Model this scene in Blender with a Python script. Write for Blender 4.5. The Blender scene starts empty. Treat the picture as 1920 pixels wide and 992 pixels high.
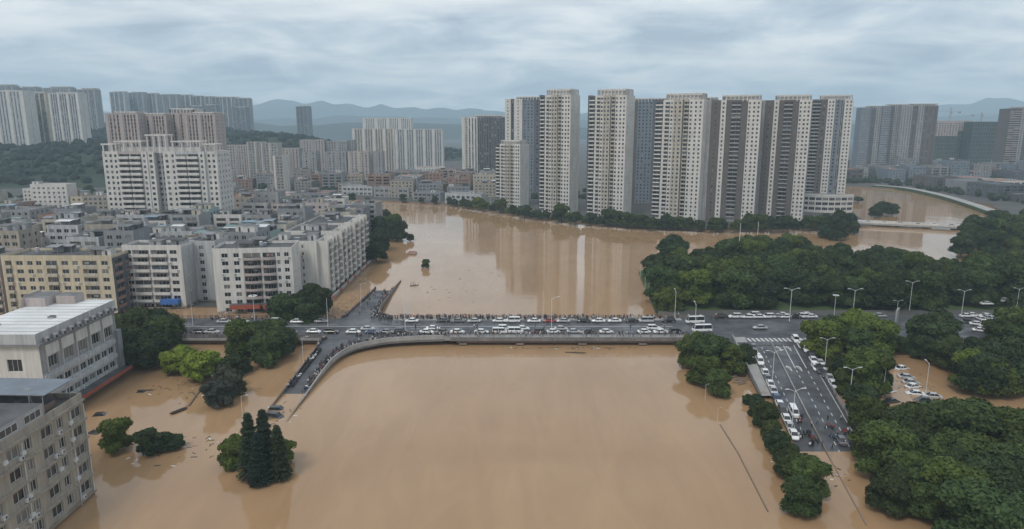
import bpy, bmesh, math, random
import numpy as np
from mathutils import Vector, Matrix, noise as mnoise

random.seed(7)
RNG = np.random.default_rng(7)
SC = bpy.context.scene
COL = SC.collection
rad = math.radians

# ------------------------------------------------------------------ camera
CAM_H, PITCH, FPX = 70.0, rad(11.5), 1280.0
cd = bpy.data.cameras.new('camera')
cd.sensor_fit = 'HORIZONTAL'; cd.sensor_width = 36.0; cd.lens = 24.0
cd.clip_start = 0.5; cd.clip_end = 30000
cam = bpy.data.objects.new('camera', cd); COL.objects.link(cam)
cam.location = (0, 0, CAM_H); cam.rotation_euler = (rad(90) - PITCH, 0, 0)
SC.camera = cam

# ------------------------------------------------------------------ sky, sun, exposure
SUN_EL, SUN_AZ = rad(52), rad(-150)      # azimuth from +Y towards +X: behind the camera, to the left
w = bpy.data.worlds.new('World'); SC.world = w; w.use_nodes = True
nt = w.node_tree; nt.nodes.clear()
def N(t, tree=nt, **kw):
    n = tree.nodes.new(t)
    for k, v in kw.items(): setattr(n, k, v)
    return n
out = N('ShaderNodeOutputWorld'); bg = N('ShaderNodeBackground'); bg.inputs['Strength'].default_value = 0.1
nt.links.new(bg.outputs[0], out.inputs[0])
sky = N('ShaderNodeTexSky'); sky.sky_type = 'NISHITA'; sky.sun_disc = False
sky.sun_elevation = SUN_EL; sky.sun_rotation = SUN_AZ; sky.air_density = 1.3; sky.dust_density = 2.0
tc = N('ShaderNodeTexCoord'); sep = N('ShaderNodeSeparateXYZ'); nt.links.new(tc.outputs['Generated'], sep.inputs[0])
def M(op, a, b=None, tree=nt):
    n = N('ShaderNodeMath', tree, operation=op)
    for i, v in enumerate((a, b)):
        if v is None: continue
        if isinstance(v, (int, float)): n.inputs[i].default_value = v
        else: tree.links.new(v, n.inputs[i])
    return n.outputs[0]
zz = M('ADD', M('MAXIMUM', sep.outputs['Z'], 0.0), 0.17)
cx = M('DIVIDE', sep.outputs['X'], zz); cy = M('DIVIDE', sep.outputs['Y'], zz)
comb = N('ShaderNodeCombineXYZ'); nt.links.new(cx, comb.inputs[0]); nt.links.new(cy, comb.inputs[1])
mp = N('ShaderNodeMapping'); nt.links.new(comb.outputs[0], mp.inputs[0]); mp.inputs['Scale'].default_value = (0.8, 0.8, 1)
mp.inputs['Rotation'].default_value = (0, 0, rad(14))
n1 = N('ShaderNodeTexNoise'); n1.inputs['Scale'].default_value = 2.0; n1.inputs['Detail'].default_value = 9; n1.inputs['Roughness'].default_value = 0.55
n1.inputs['Distortion'].default_value = 0.35
nt.links.new(mp.outputs[0], n1.inputs[0])
r1 = N('ShaderNodeValToRGB'); nt.links.new(n1.outputs[0], r1.inputs[0])
e = r1.color_ramp.elements
e[0].position = 0.36; e[0].color = (4.6, 5.4, 6.6, 1)
e[1].position = 0.62; e[1].color = (11.2, 11.3, 11.3, 1)
m_ = e.new(0.48); m_.color = (7.2, 8.0, 8.8, 1)
# thin bright breaks in the cloud sheet
mp2 = N('ShaderNodeMapping'); nt.links.new(comb.outputs[0], mp2.inputs[0]); mp2.inputs['Scale'].default_value = (0.34, 1.5, 1)
mp2.inputs['Rotation'].default_value = (0, 0, rad(-18)); mp2.inputs['Location'].default_value = (2.4, 0.9, 0)
n2 = N('ShaderNodeTexNoise'); n2.inputs['Scale'].default_value = 0.9; n2.inputs['Detail'].default_value = 4; n2.inputs['Roughness'].default_value = 0.5
nt.links.new(mp2.outputs[0], n2.inputs[0])
r2 = N('ShaderNodeValToRGB'); nt.links.new(n2.outputs[0], r2.inputs[0])
r2.color_ramp.elements[0].position = 0.55; r2.color_ramp.elements[0].color = (0, 0, 0, 1)
r2.color_ramp.elements[1].position = 0.70; r2.color_ramp.elements[1].color = (1, 1, 1, 1)
mx = N('ShaderNodeMixRGB'); nt.links.new(M('MULTIPLY', r2.outputs[0], 0.8), mx.inputs[0]); nt.links.new(r1.outputs[0], mx.inputs[1]); mx.inputs[2].default_value = (12.2, 12.1, 11.8, 1)
mx2 = N('ShaderNodeMixRGB'); mx2.inputs[0].default_value = 0.86
nt.links.new(sky.outputs[0], mx2.inputs[1]); nt.links.new(mx.outputs[0], mx2.inputs[2])
nt.links.new(mx2.outputs[0], bg.inputs[0])

sl = bpy.data.lights.new('sun', 'SUN'); sl.energy = 1.6; sl.angle = rad(16); sl.color = (1.0, 0.94, 0.86)
sun = bpy.data.objects.new('sun', sl); COL.objects.link(sun)
sd = Vector((math.sin(SUN_AZ) * math.cos(SUN_EL), math.cos(SUN_AZ) * math.cos(SUN_EL), math.sin(SUN_EL)))
sun.rotation_euler = sd.to_track_quat('Z', 'Y').to_euler(); sun.location = (0, -50, 300)
SC.view_settings.view_transform = 'Standard'; SC.view_settings.look = 'None'
SC.view_settings.exposure = 0.0; SC.view_settings.gamma = 1.0
try: SC.view_settings.use_curve_mapping = False
except Exception: pass
SC.cycles.max_bounces = 6; SC.cycles.volume_bounces = 3

# ------------------------------------------------------------------ survey helpers: sight lines from the drone
CT, ST = math.cos(PITCH), math.sin(PITCH)
def ground(px, py, z=0.0):
    a = (px - 960) / FPX; b = -(py - 496) / FPX
    d = (a, CT + b * ST, -ST + b * CT)
    t = (z - CAM_H) / d[2]
    return (a * t, d[1] * t, z)
def wx(px, Y, z=0.0):
    return (px - 960) / FPX * (Y * CT + (CAM_H - z) * ST)
def wz(py, Y):
    b = -(py - 496) / FPX
    return CAM_H + Y * (-ST + b * CT) / (CT + b * ST)

# ------------------------------------------------------------------ materials
MATS = {}
def mat(name, col, rough=0.8, var=0.12, scale=0.4, streak=0.0, bump=0.0, bscale=4.0, spec=0.3, metal=0.0, objvar=0.0, coat=0.0, speck=0.0):
    if name in MATS: return MATS[name]
    m = bpy.data.materials.new(name); MATS[name] = m; m.use_nodes = True
    t = m.node_tree; b = t.nodes['Principled BSDF']
    b.inputs['Roughness'].default_value = rough; b.inputs['Metallic'].default_value = metal
    b.inputs['Specular IOR Level'].default_value = spec
    if coat: b.inputs['Coat Weight'].default_value = coat
    tcn = N('ShaderNodeTexCoord', t); L = t.links.new
    c = N('ShaderNodeRGB', t); c.outputs[0].default_value = (*col, 1); cur = c.outputs[0]
    def mul(cur, fac_out, lo, hi):
        mr = N('ShaderNodeMapRange', t); L(fac_out, mr.inputs[0]); mr.inputs[1].default_value = 0.3; mr.inputs[2].default_value = 0.7
        mr.inputs[3].default_value = lo; mr.inputs[4].default_value = hi
        v = N('ShaderNodeVectorMath', t, operation='SCALE'); L(cur, v.inputs[0]); L(mr.outputs[0], v.inputs['Scale']); return v.outputs[0]
    if var:
        n = N('ShaderNodeTexNoise', t); n.inputs['Scale'].default_value = scale; n.inputs['Detail'].default_value = 5; L(tcn.outputs['Object'], n.inputs[0])
        cur = mul(cur, n.outputs[0], 1 - var, 1 + var)
    if streak:
        mpp = N('ShaderNodeMapping', t); mpp.inputs['Scale'].default_value = (1.3, 1.3, 0.07); L(tcn.outputs['Object'], mpp.inputs[0])
        n = N('ShaderNodeTexNoise', t); n.inputs['Scale'].default_value = 1.0; n.inputs['Detail'].default_value = 6; n.inputs['Roughness'].default_value = 0.65; L(mpp.outputs[0], n.inputs[0])
        cur = mul(cur, n.outputs[0], 1 - streak, 1.04)
    if speck:
        n = N('ShaderNodeTexNoise', t); n.inputs['Scale'].default_value = 2.2; n.inputs['Detail'].default_value = 3; L(tcn.outputs['Object'], n.inputs[0])
        cur = mul(cur, n.outputs[0], 1 - speck, 1 + speck)
    if objvar:
        oi = N('ShaderNodeObjectInfo', t)
        mr = N('ShaderNodeMapRange', t); L(oi.outputs['Random'], mr.inputs[0]); mr.inputs[3].default_value = 1 - objvar; mr.inputs[4].default_value = 1 + objvar
        v = N('ShaderNodeVectorMath', t, operation='SCALE'); L(cur, v.inputs[0]); L(mr.outputs[0], v.inputs['Scale']); cur = v.outputs[0]
    if streak >= .15:          # flood mud left on everything near the water line
        ge = N('ShaderNodeNewGeometry', t); sx_ = N('ShaderNodeSeparateXYZ', t); L(ge.outputs['Position'], sx_.inputs[0])
        nn_ = N('ShaderNodeTexNoise', t); nn_.inputs['Scale'].default_value = .5; nn_.inputs['Detail'].default_value = 5; L(ge.outputs['Position'], nn_.inputs[0])
        h_ = M('ADD', sx_.outputs['Z'], M('MULTIPLY', nn_.outputs[0], -1.8, t), t)
        mr = N('ShaderNodeMapRange', t); L(h_, mr.inputs[0]); mr.inputs[1].default_value = -.35; mr.inputs[2].default_value = .35; mr.inputs[3].default_value = .75; mr.inputs[4].default_value = 0
        mm_ = N('ShaderNodeMixRGB', t); L(mr.outputs[0], mm_.inputs[0]); L(cur, mm_.inputs[1]); mm_.inputs[2].default_value = (.17,.115,.068,1); cur = mm_.outputs[0]
    L(cur, b.inputs['Base Color'])
    if name.startswith('asphalt'):      # damp and drying patches
        n = N('ShaderNodeTexNoise', t); n.inputs['Scale'].default_value = .12; n.inputs['Detail'].default_value = 6; L(tcn.outputs['Object'], n.inputs[0])
        mr = N('ShaderNodeMapRange', t); L(n.outputs[0], mr.inputs[0]); mr.inputs[1].default_value = .4; mr.inputs[2].default_value = .6; mr.inputs[3].default_value = .28; mr.inputs[4].default_value = .8; L(mr.outputs[0], b.inputs['Roughness'])
    if bump:
        n = N('ShaderNodeTexNoise', t); n.inputs['Scale'].default_value = bscale; n.inputs['Detail'].default_value = 4; L(tcn.outputs['Object'], n.inputs[0])
        bp = N('ShaderNodeBump', t); bp.inputs['Strength'].default_value = bump; L(n.outputs[0], bp.inputs['Height']); L(bp.outputs[0], b.inputs['Normal'])
    return m
W_WHITE = mat('plaster_white', (.62, .60, .565), .85, .08, .15, .28)
W_COOL = mat('plaster_cool_white', (.49, .50, .51), .85, .1, .15, .42)
W_CREAM = mat('plaster_cream', (.50, .465, .40), .85, .12, .2, .42)
W_YELL = mat('plaster_yellow', (.54, .475, .35), .85, .1, .2, .28)
W_PINK = mat('plaster_pink', (.46, .40, .385), .85, .1, .2, .25)
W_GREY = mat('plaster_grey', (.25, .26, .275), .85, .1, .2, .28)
W_LGREY = mat('plaster_light_grey', (.345, .345, .345), .85, .12, .2, .45)
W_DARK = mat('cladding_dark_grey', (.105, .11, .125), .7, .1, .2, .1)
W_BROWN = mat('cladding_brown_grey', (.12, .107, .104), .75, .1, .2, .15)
W_BLUEG = mat('cladding_blue_grey', (.17, .20, .235), .7, .1, .2, .15)
W_TEAL = mat('render_teal', (.30, .40, .40), .8, .1, .2, .2)
W_BRICK = mat('render_rust', (.30, .20, .16), .85, .12, .3, .25)
W_TAN = mat('tile_tan_pink', (.40, .345, .325), .8, .08, .2, .15)
W_CONC = mat('bare_concrete', (.27, .26, .25), .9, .15, .3, .3)
W_BEIGE = mat('tile_beige', (.38, .34, .285), .8, .12, .3, .4)
W_ASH = mat('tile_ash', (.36, .365, .37), .75, .08, .3, .2)
ROOF = mat('roof_dark', (.085, .088, .092), .9, .35, .25, 0, .2, 3)
ROOF_L = mat('roof_light', (.145, .15, .155), .9, .3, .25, 0, .2, 3)
ROOF_G = mat('roof_sheet_green', (.16, .24, .23), .6, .2, .3)
ROOF_B = mat('roof_sheet_blue', (.20, .27, .33), .6, .2, .3)
ROOF_W = mat('roof_sheet_white', (.60, .61, .61), .6, .16, .12, 0, speck=.06)
ROOF_R = mat('roof_sheet_rust', (.25, .13, .10), .8, .2, .3)
G_DARK = mat('glass_dark', (.018, .021, .026), .12, .3, .3, spec=.6)
G_MID = mat('glass_mid', (.05, .056, .064), .15, .3, .3, spec=.6)
G_CURT = mat('glass_curtained', (.17, .165, .155), .3, .3, .3, spec=.5)
G_BLUE = mat('glass_blue', (.05, .075, .10), .12, .3, .3, spec=.6)
GL = [G_DARK, G_DARK, G_DARK, G_MID, G_MID, G_CURT]
FRAME_W = mat('frame_white', (.55, .56, .56), .5, .05)
STEEL = mat('steel_galvanised', (.42, .43, .44), .45, .08, metal=.3)
LAMPW = mat('lamp_post_white', (.62, .63, .64), .5, .05)
ASPH = mat('asphalt', (.062, .065, .072), .75, .35, .18, 0, .15, 8, speck=.1)
ASPH2 = mat('asphalt_wet', (.072, .075, .083), .5, .32, .15, 0, .1, 8)
PAINT = mat('road_paint', (.52, .53, .52), .7, .15, 1.5)
CONC = mat('concrete', (.33, .325, .315), .85, .12, .3, .15)
CONC_D = mat('concrete_stained', (.20, .185, .175), .9, .18, .3, .3)
RAIL = mat('railing_paint', (.30, .305, .31), .6, .08)
MUDW = mat('girder_rust', (.17, .12, .11), .9, .15, .3, .2)
EARTH = mat('mud', (.20, .14, .085), .95, .2, .1)
CITYG = mat('city_ground', (.075, .073, .068), .9, .25, .05)
GRASS = mat('grass_ground', (.050, .082, .026), .95, .3, .08, 0, .4, 3)
HILLM = mat('wooded_ground', (.028, .043, .026), .95, .3, .02)
MOUNT = mat('mountain_forest', (.030, .045, .034), .95, .35, .002)
BARK = mat('bark', (.09, .075, .06), .95, .2, 2)
RUBBER = mat('rubber', (.02, .02, .02), .85, .1)
SKIN = mat('skin', (.36, .23, .17), .6, .05)
HAIR = mat('hair_black', (.015, .014, .013), .6, .05)
RED = mat('banner_red', (.30, .075, .05), .7, .12)
BLUE = mat('awning_blue', (.045, .13, .36), .7, .12)

def leafmat(name, col, hue=1.0):
    m = mat(name, col, .75, .45, .5, spec=.15, objvar=.22)
    t = m.node_tree; b = t.nodes['Principled BSDF']; src = b.inputs['Base Color'].links[0].from_socket
    oi = N('ShaderNodeObjectInfo', t)          # species differ: some crowns yellower, some bluer
    v = N('ShaderNodeVectorMath', t, operation='MULTIPLY'); t.links.new(src, v.inputs[0])
    r = N('ShaderNodeValToRGB', t); t.links.new(M('FRACT', M('MULTIPLY', oi.outputs['Random'], 7.31, t), None, t), r.inputs[0])
    e_ = r.color_ramp.elements; e_[0].color = (.85, .95, 1.15, 1); e_[1].color = (1.95, 1.65, .9, 1); k = e_.new(.6); k.color = (1.05, 1.0, 1.0, 1)
    t.links.new(r.outputs[0], v.inputs[1]); t.links.new(v.outputs[0], b.inputs['Base Color'])
    return m
LF_DARK = leafmat('foliage_dark', (.029, .045, .015))
LF_MID = leafmat('foliage_mid', (.040, .064, .018))
LF_BRIGHT = mat('foliage_bright', (.14, .19, .024), .75, .4, .5, spec=.15, objvar=.12)
LF_OLIVE = leafmat('foliage_olive', (.05, .055, .036))
LF_PINE = leafmat('foliage_conifer', (.022, .036, .022))
LF_FAR = leafmat('foliage_far', (.014, .025, .015))

# ------------------------------------------------------------------ mesh builder
class MB:
    def __init__(s): s.v = []; s.f = []; s.m = []
    def quad(s, a, b, c, d, m):
        i = len(s.v); s.v += [a, b, c, d]; s.f.append((i, i+1, i+2, i+3)); s.m.append(m)
    def poly(s, pts, m):
        i = len(s.v); s.v += list(pts); s.f.append(tuple(range(i, i+len(pts)))); s.m.append(m)
    def box(s, x0, x1, y0, y1, z0, z1, m, top=None, bottom=True):
        i = len(s.v)
        s.v += [(x0,y0,z0),(x1,y0,z0),(x1,y1,z0),(x0,y1,z0),(x0,y0,z1),(x1,y0,z1),(x1,y1,z1),(x0,y1,z1)]
        s.f += [(i,i+1,i+5,i+4),(i+1,i+2,i+6,i+5),(i+2,i+3,i+7,i+6),(i+3,i,i+4,i+7),(i+4,i+5,i+6,i+7)]
        s.m += [m]*4 + [top or m]
        if bottom: s.f.append((i+3,i+2,i+1,i)); s.m.append(m)
    def prism(s, pts, z0, z1, m, top=None):
        n = len(pts); i = len(s.v)
        s.v += [(p[0],p[1],z0) for p in pts] + [(p[0],p[1],z1) for p in pts]
        for k in range(n):
            j = (k+1) % n; s.f.append((i+k,i+j,i+n+j,i+n+k)); s.m.append(m)
        s.f.append(tuple(range(i+n,i+2*n))); s.m.append(top or m)
    def tube(s, p0, p1, r0, r1, m, n=6, cap=True):
        p0 = Vector(p0); p1 = Vector(p1); d = (p1-p0).normalized()
        a = d.orthogonal().normalized(); b = d.cross(a); i = len(s.v)
        for p, r in ((p0,r0),(p1,r1)):
            for k in range(n):
                t = 2*math.pi*k/n; s.v.append(tuple(p + a*(r*math.cos(t)) + b*(r*math.sin(t))))
        for k in range(n):
            j = (k+1) % n; s.f.append((i+k,i+j,i+n+j,i+n+k)); s.m.append(m)
        if cap:
            s.f.append(tuple(range(i+n,i+2*n))); s.m.append(m); s.f.append(tuple(range(i+n-1,i-1,-1))); s.m.append(m)
    def beam(s, p0, p1, w, h, m):        # box along a segment, p0/p1 at its bottom centre line
        p0 = Vector(p0); p1 = Vector(p1); d = (p1-p0); u = Vector((-d.y, d.x, 0)).normalized()*(w/2); i = len(s.v)
        up = Vector((0,0,h))
        s.v += [tuple(q) for q in (p0-u,p0+u,p1+u,p1-u,p0-u+up,p0+u+up,p1+u+up,p1-u+up)]
        s.f += [(i+3,i+2,i+1,i),(i+4,i+5,i+6,i+7),(i,i+1,i+5,i+4),(i+1,i+2,i+6,i+5),(i+2,i+3,i+7,i+6),(i+3,i,i+4,i+7)]; s.m += [m]*6
    def lathe(s, c, prof, m, n=10):
        i = len(s.v)
        for r, z in prof:
            for k in range(n):
                t = 2*math.pi*k/n; s.v.append((c[0]+r*math.cos(t), c[1]+r*math.sin(t), c[2]+z))
        for q in range(len(prof)-1):
            for k in range(n):
                j = (k+1) % n; s.f.append((i+q*n+k,i+q*n+j,i+(q+1)*n+j,i+(q+1)*n+k)); s.m.append(m)
        s.f.append(tuple(range(i+(len(prof)-1)*n,i+len(prof)*n))); s.m.append(m)
    def mesh(s, name, smooth=False):
        me = bpy.data.meshes.new(name); me.from_pydata(s.v, [], s.f)
        slots = {}
        for m in s.m:
            if m not in slots: slots[m] = len(slots); me.materials.append(m)
        me.polygons.foreach_set('material_index', [slots[m] for m in s.m])
        if smooth: me.polygons.foreach_set('use_smooth', [True]*len(s.f))
        me.update(); return me
    def build(s, name, parent=None, smooth=False, loc=None, rz=0, kind=None):
        return add(name, s.mesh(name, smooth), parent, loc, rz, kind)
def add(name, me, parent=None, loc=None, rz=0, kind=None):
    o = bpy.data.objects.new(name, me); COL.objects.link(o)
    if parent: o.parent = parent
    if loc: o.location = loc
    if rz: o.rotation_euler = (0, 0, rz)
    if kind: o['kind'] = kind
    return o
def empty(name, loc=(0,0,0), rz=0):
    o = bpy.data.objects.new(name, None); COL.objects.link(o); o.location = loc; o.rotation_euler = (0,0,rz); o.empty_display_size = .5
    return o
def tag(o, label, cat, group=None):
    o['label'] = label; o['category'] = cat
    if group: o['group'] = group
    return o
def struct(o): o['kind'] = 'structure'; return o
KIDS = {}
def copy_tree(root, loc, rz=0, scale=1.0, name=None):
    c = root.copy(); COL.objects.link(c); c.location = loc; c.rotation_euler = (0,0,rz)
    c.scale = (scale,)*3 if isinstance(scale, (int,float)) else scale
    if root not in KIDS: KIDS[root] = [(k, list(k.children)) for k in root.children]
    for k, sub in KIDS[root]:
        kc = k.copy(); COL.objects.link(kc); kc.parent = c
        for g in sub:
            gc = g.copy(); COL.objects.link(gc); gc.parent = kc
    return c
class Proto:
    """first use places the original, later uses copy it"""
    def __init__(s, root): s.root = root; s.used = False
    def put(s, loc, rz=0, scale=1.0):
        if not s.used:
            s.used = True; r = s.root; KIDS[r] = [(k, list(k.children)) for k in r.children]
            r.location = loc; r.rotation_euler = (0,0,rz); r.scale = (scale,)*3 if isinstance(scale,(int,float)) else scale
            return r
        return copy_tree(s.root, loc, rz, scale)
ORD = ['first','second','third','fourth','fifth','sixth','seventh','eighth','ninth','tenth','eleventh','twelfth','thirteenth','fourteenth','fifteenth','sixteenth','seventeenth','eighteenth','nineteenth','twentieth',
       'twenty-first','twenty-second','twenty-third','twenty-fourth','twenty-fifth','twenty-sixth','twenty-seventh','twenty-eighth','twenty-ninth','thirtieth']
# ------------------------------------------------------------------ setting: riverbed, water, land, hills
FAR = 8900
m = MB(); m.quad((-FAR,-900,-3),(FAR,-900,-3),(FAR,FAR,-3),(-FAR,FAR,-3), EARTH); struct(m.build('ground'))

wm = bpy.data.materials.new('flood_water'); wm.use_nodes = True
t = wm.node_tree; b = t.nodes['Principled BSDF']; L = t.links.new
tcn = N('ShaderNodeTexCoord', t)
b.inputs['Roughness'].default_value = 0.055; b.inputs['IOR'].default_value = 1.33; b.inputs['Specular IOR Level'].default_value = 0.62
nz = N('ShaderNodeTexNoise', t); nz.inputs['Scale'].default_value = 0.018; nz.inputs['Detail'].default_value = 6; nz.inputs['Distortion'].default_value = 1.2; L(tcn.outputs['Object'], nz.inputs[0])
rp = N('ShaderNodeValToRGB', t); L(nz.outputs[0], rp.inputs[0])
rp.color_ramp.elements[0].position = .3; rp.color_ramp.elements[0].color = (.325, .203, .108, 1)
rp.color_ramp.elements[1].position = .7; rp.color_ramp.elements[1].color = (.365, .236, .132, 1)
mps = N('ShaderNodeMapping', t); mps.inputs['Scale'].default_value = (.05, .012, 1); mps.inputs['Rotation'].default_value = (0,0,rad(12)); L(tcn.outputs['Object'], mps.inputs[0])
ns = N('ShaderNodeTexNoise', t); ns.inputs['Scale'].default_value = 2.2; ns.inputs['Detail'].default_value = 8; ns.inputs['Roughness'].default_value = .62; ns.inputs['Distortion'].default_value = 1.5; L(mps.outputs[0], ns.inputs[0])
mrs = N('ShaderNodeMapRange', t); L(ns.outputs[0], mrs.inputs[0]); mrs.inputs[1].default_value = .35; mrs.inputs[2].default_value = .68; mrs.inputs[3].default_value = .93; mrs.inputs[4].default_value = 1.06
vs = N('ShaderNodeVectorMath', t, operation='SCALE'); L(rp.outputs[0], vs.inputs[0]); L(mrs.outputs[0], vs.inputs['Scale'])
L(vs.outputs[0], b.inputs['Base Color'])
def bumpnoise(scale, mapping, strength, dist, prev=None):
    mpp = N('ShaderNodeMapping', t); mpp.inputs['Scale'].default_value = mapping; L(tcn.outputs['Object'], mpp.inputs[0])
    n = N('ShaderNodeTexNoise', t); n.inputs['Scale'].default_value = scale; n.inputs['Detail'].default_value = 3; L(mpp.outputs[0], n.inputs[0])
    bp = N('ShaderNodeBump', t); bp.inputs['Strength'].default_value = strength; bp.inputs['Distance'].default_value = dist; L(n.outputs[0], bp.inputs['Height'])
    if prev: L(prev, bp.inputs['Normal'])
    return bp.outputs[0]
nb = bumpnoise(.06, (1, .6, 1), .35, .3)
nb = bumpnoise(.25, (1, 1.4, 1), .2, .08, nb)
nb = bumpnoise(.8, (1, 1.2, 1), .22, .025, nb)
L(nb, b.inputs['Normal'])
m = MB(); m.quad((-900,-900,0),(1200,-900,0),(1200,900,0),(-900,900,0), wm); struct(m.build('water'))

def land(name, pts, z, top, side=CONC_D):
    m = MB(); m.prism(pts, -3.2, z, side, top); return struct(m.build(name))
# left city bank, far bank (to the horizon), eastern bank, park
land('city_bank', [(-900,259),(-76,259),(-76,455),(-112,535),(-205,600),(-330,640),(-900,640)], .35, CITYG)
land('far_bank', [(-900,641),(-330,641),(-250,705),(-154,658),(-62,616),(-18,572),(16,523),(54,494),(88,470),(140,459),(237,468),(258,482),(284,600),(318,745),(360,815),(FAR,815),(FAR,FAR),(-FAR,FAR),(-FAR,641)], 1.2, CITYG)
land('east_bank', [(FAR,814),(372,814),(432,760),(428,612),(385,515),(348,462),(300,425),(262,400),(300,330),(900,330),(FAR,330)], 1.1, CITYG)
land('park_ground', [(54,246),(61,322),(69,334),(84,347),(121,368),(158,367),(182,338),(198,314),(214,314),(299,329),(400,245)], .9, GRASS)
land('park_ground.001', [(99,210),(99,203),(118,203),(160,203),(400,216)], .7, GRASS)
land('lawn', [tuple(ground(px,py)[:2]) for px,py in ((1640,780),(1680,762),(1755,753),(1850,752),(1862,775),(1870,800),(1800,830),(1700,815))], .45, GRASS)
land('mud_bank', [(64,204),(70,204),(66.5,184),(62.5,186)], .2, EARTH)

# wooded hills
HILLS = [(-560, 1010, 330, 240, 44), (-820, 900, 260, 260, 52), (-760, 1500, 520, 360, 62), (-460, 1270, 210, 170, 52), (-250, 1460, 190, 130, 30), (-1000,1500,400,500,70)]
def hill_h(x, y):
    s = 0
    for cx_, cy_, rx, ry, h in HILLS:
        d = ((x-cx_)/rx)**2 + ((y-cy_)/ry)**2
        if d < 1: s = max(s, h*(1-d)**1.1)
    return s + (mnoise.noise((x*.012, y*.012, 0))*4 if s > 3 else 0)
def hill_mesh():
    xs = np.arange(-1400, 40, 30); ys = np.arange(660, 1960, 30); V = []; F = []
    for j, y in enumerate(ys):
        for i, x in enumerate(xs): V.append((x, y, 1.25 + hill_h(x, y) - (2 if hill_h(x, y) < .05 else 0)))
    nx = len(xs)
    for j in range(len(ys)-1):
        for i in range(nx-1):
            a = j*nx+i; F.append((a, a+1, a+nx+1, a+nx))
    me = bpy.data.meshes.new('hill'); me.from_pydata(V, [], F); me.materials.append(HILLM)
    me.polygons.foreach_set('use_smooth', [True]*len(F)); return me
struct(add('hill', hill_mesh()))
# the woods on them: one mass
def ico(sub=1):
    bm = bmesh.new(); bmesh.ops.create_icosphere(bm, subdivisions=sub, radius=1)
    V = np.array([v.co[:] for v in bm.verts]); F = np.array([[v.index for v in f.verts] for f in bm.faces]); bm.free(); return V, F
ICO1, ICOF1 = ico(2)
def blob_field(name, pts, mat_, kind='stuff', label=None):
    V = []; F = []; o = 0
    for (x, y, z, r) in pts:
        s = RNG.normal(1, .16, (len(ICO1), 1)) * np.array([r, r, r*.85]) * (1 + .15*RNG.normal(size=3))
        V.append(ICO1*s + np.array([x, y, z])); F.append(ICOF1+o); o += len(ICO1)
    V = np.concatenate(V); F = np.concatenate(F)
    me = bpy.data.meshes.new(name); me.from_pydata(V.tolist(), [], F.tolist()); me.materials.append(mat_)
    ob = add(name, me, kind=kind)
    if label: ob['label'] = label; ob['category'] = 'trees'
    return ob
pts = []
while len(pts) < 4200:
    x = random.uniform(-1150, -60); y = random.uniform(670, 1750)
    if abs(x) > .80*y or hill_h(x, y) < 3: continue
    if wz(0, 1) is None: continue
    pts.append((x, y, 1.2 + hill_h(x, y) + random.uniform(1, 3.5), random.uniform(3.5, 6.5)))
blob_field('hillside_wood', pts, LF_FAR, label='dark green wood covering the hills behind the left of town')

pts = []
for (xa_, xb_, ya_, yb_, n_, bs) in ((395,860,830,1010,900,1.2),(450,760,540,815,520,1.1),(-330,30,660,960,170,1.2),(-520,-240,380,640,120,.4),(-235,-110,420,600,50,.4),(20,330,620,800,120,1.2),(300,420,835,900,60,1.2)):
    for k in range(n_):
        x, y = random.uniform(xa_,xb_), random.uniform(ya_,yb_)
        if -118-(y-470)*.6 < x < -100 and y < 700: continue
        pts.append((x, y, bs+random.uniform(1.2,3.2)+hill_h(x,y), random.uniform(2.2,4.6)))
blob_field('town_greenery', pts, LF_FAR, label='dark greenery scattered between the houses of the far town')
# mountains far behind
def ridge(name, Y, x0, x1, prof, rough, seed, depth=1200):
    n = 220; V = []; F = []; rows = 7
    for r in range(rows):
        tt = r/(rows-1)
        for i in range(n):
            x = x0 + (x1-x0)*i/(n-1)
            h = np.interp(x/Y, prof[0], prof[1])*Y*.84
            h *= 1 + rough*mnoise.fractal((x*.0013+seed, seed, r*.15), 1.0, 2.1, 5)
            V.append((x, Y + (tt-.5)*depth + 90*mnoise.noise((x*.004, r*.7, seed)), 1 + max(h, 0)*math.sin(math.pi*tt)**.8*(1+.12*mnoise.noise((x*.006, r*1.3, seed))) - (4 if r in (0, rows-1) else 0)))
    for r in range(rows-1):
        for i in range(n-1):
            a = r*n+i; F.append((a, a+1, a+n+1, a+n))
    me = bpy.data.meshes.new(name); me.from_pydata(V, [], F); me.materials.append(MOUNT); me.polygons.foreach_set('use_smooth', [True]*len(F))
    return struct(add(name, me))
ridge('mountains', 7600, -6500, 7400, ([-.8,-.45,-.385,-.33,-.27,-.23,-.12,0,.2,.42,.52,.62,.70,.78,.9], [.035,.040,.043,.052,.047,.040,.036,.034,.035,.036,.040,.052,.056,.05,.04]), .22, 3.1)
ridge('mountains.001', 5600, -4800, 5300, ([-.8,-.4,-.33,-.28,-.22,-.1,.1,.4,.5,.6,.9], [.02,.026,.030,.024,.030,.027,.024,.026,.027,.03,.03]), .3, 8.7)
ridge('mountains.002', 3700, -3200, 3600, ([-.8,-.42,-.38,-.33,-.25,-.1,.1,.4,.5,.6,.9], [.025,.026,.027,.022,.023,.024,.022,.024,.023,.021,.021]), .25, 14.2, 500)
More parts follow.
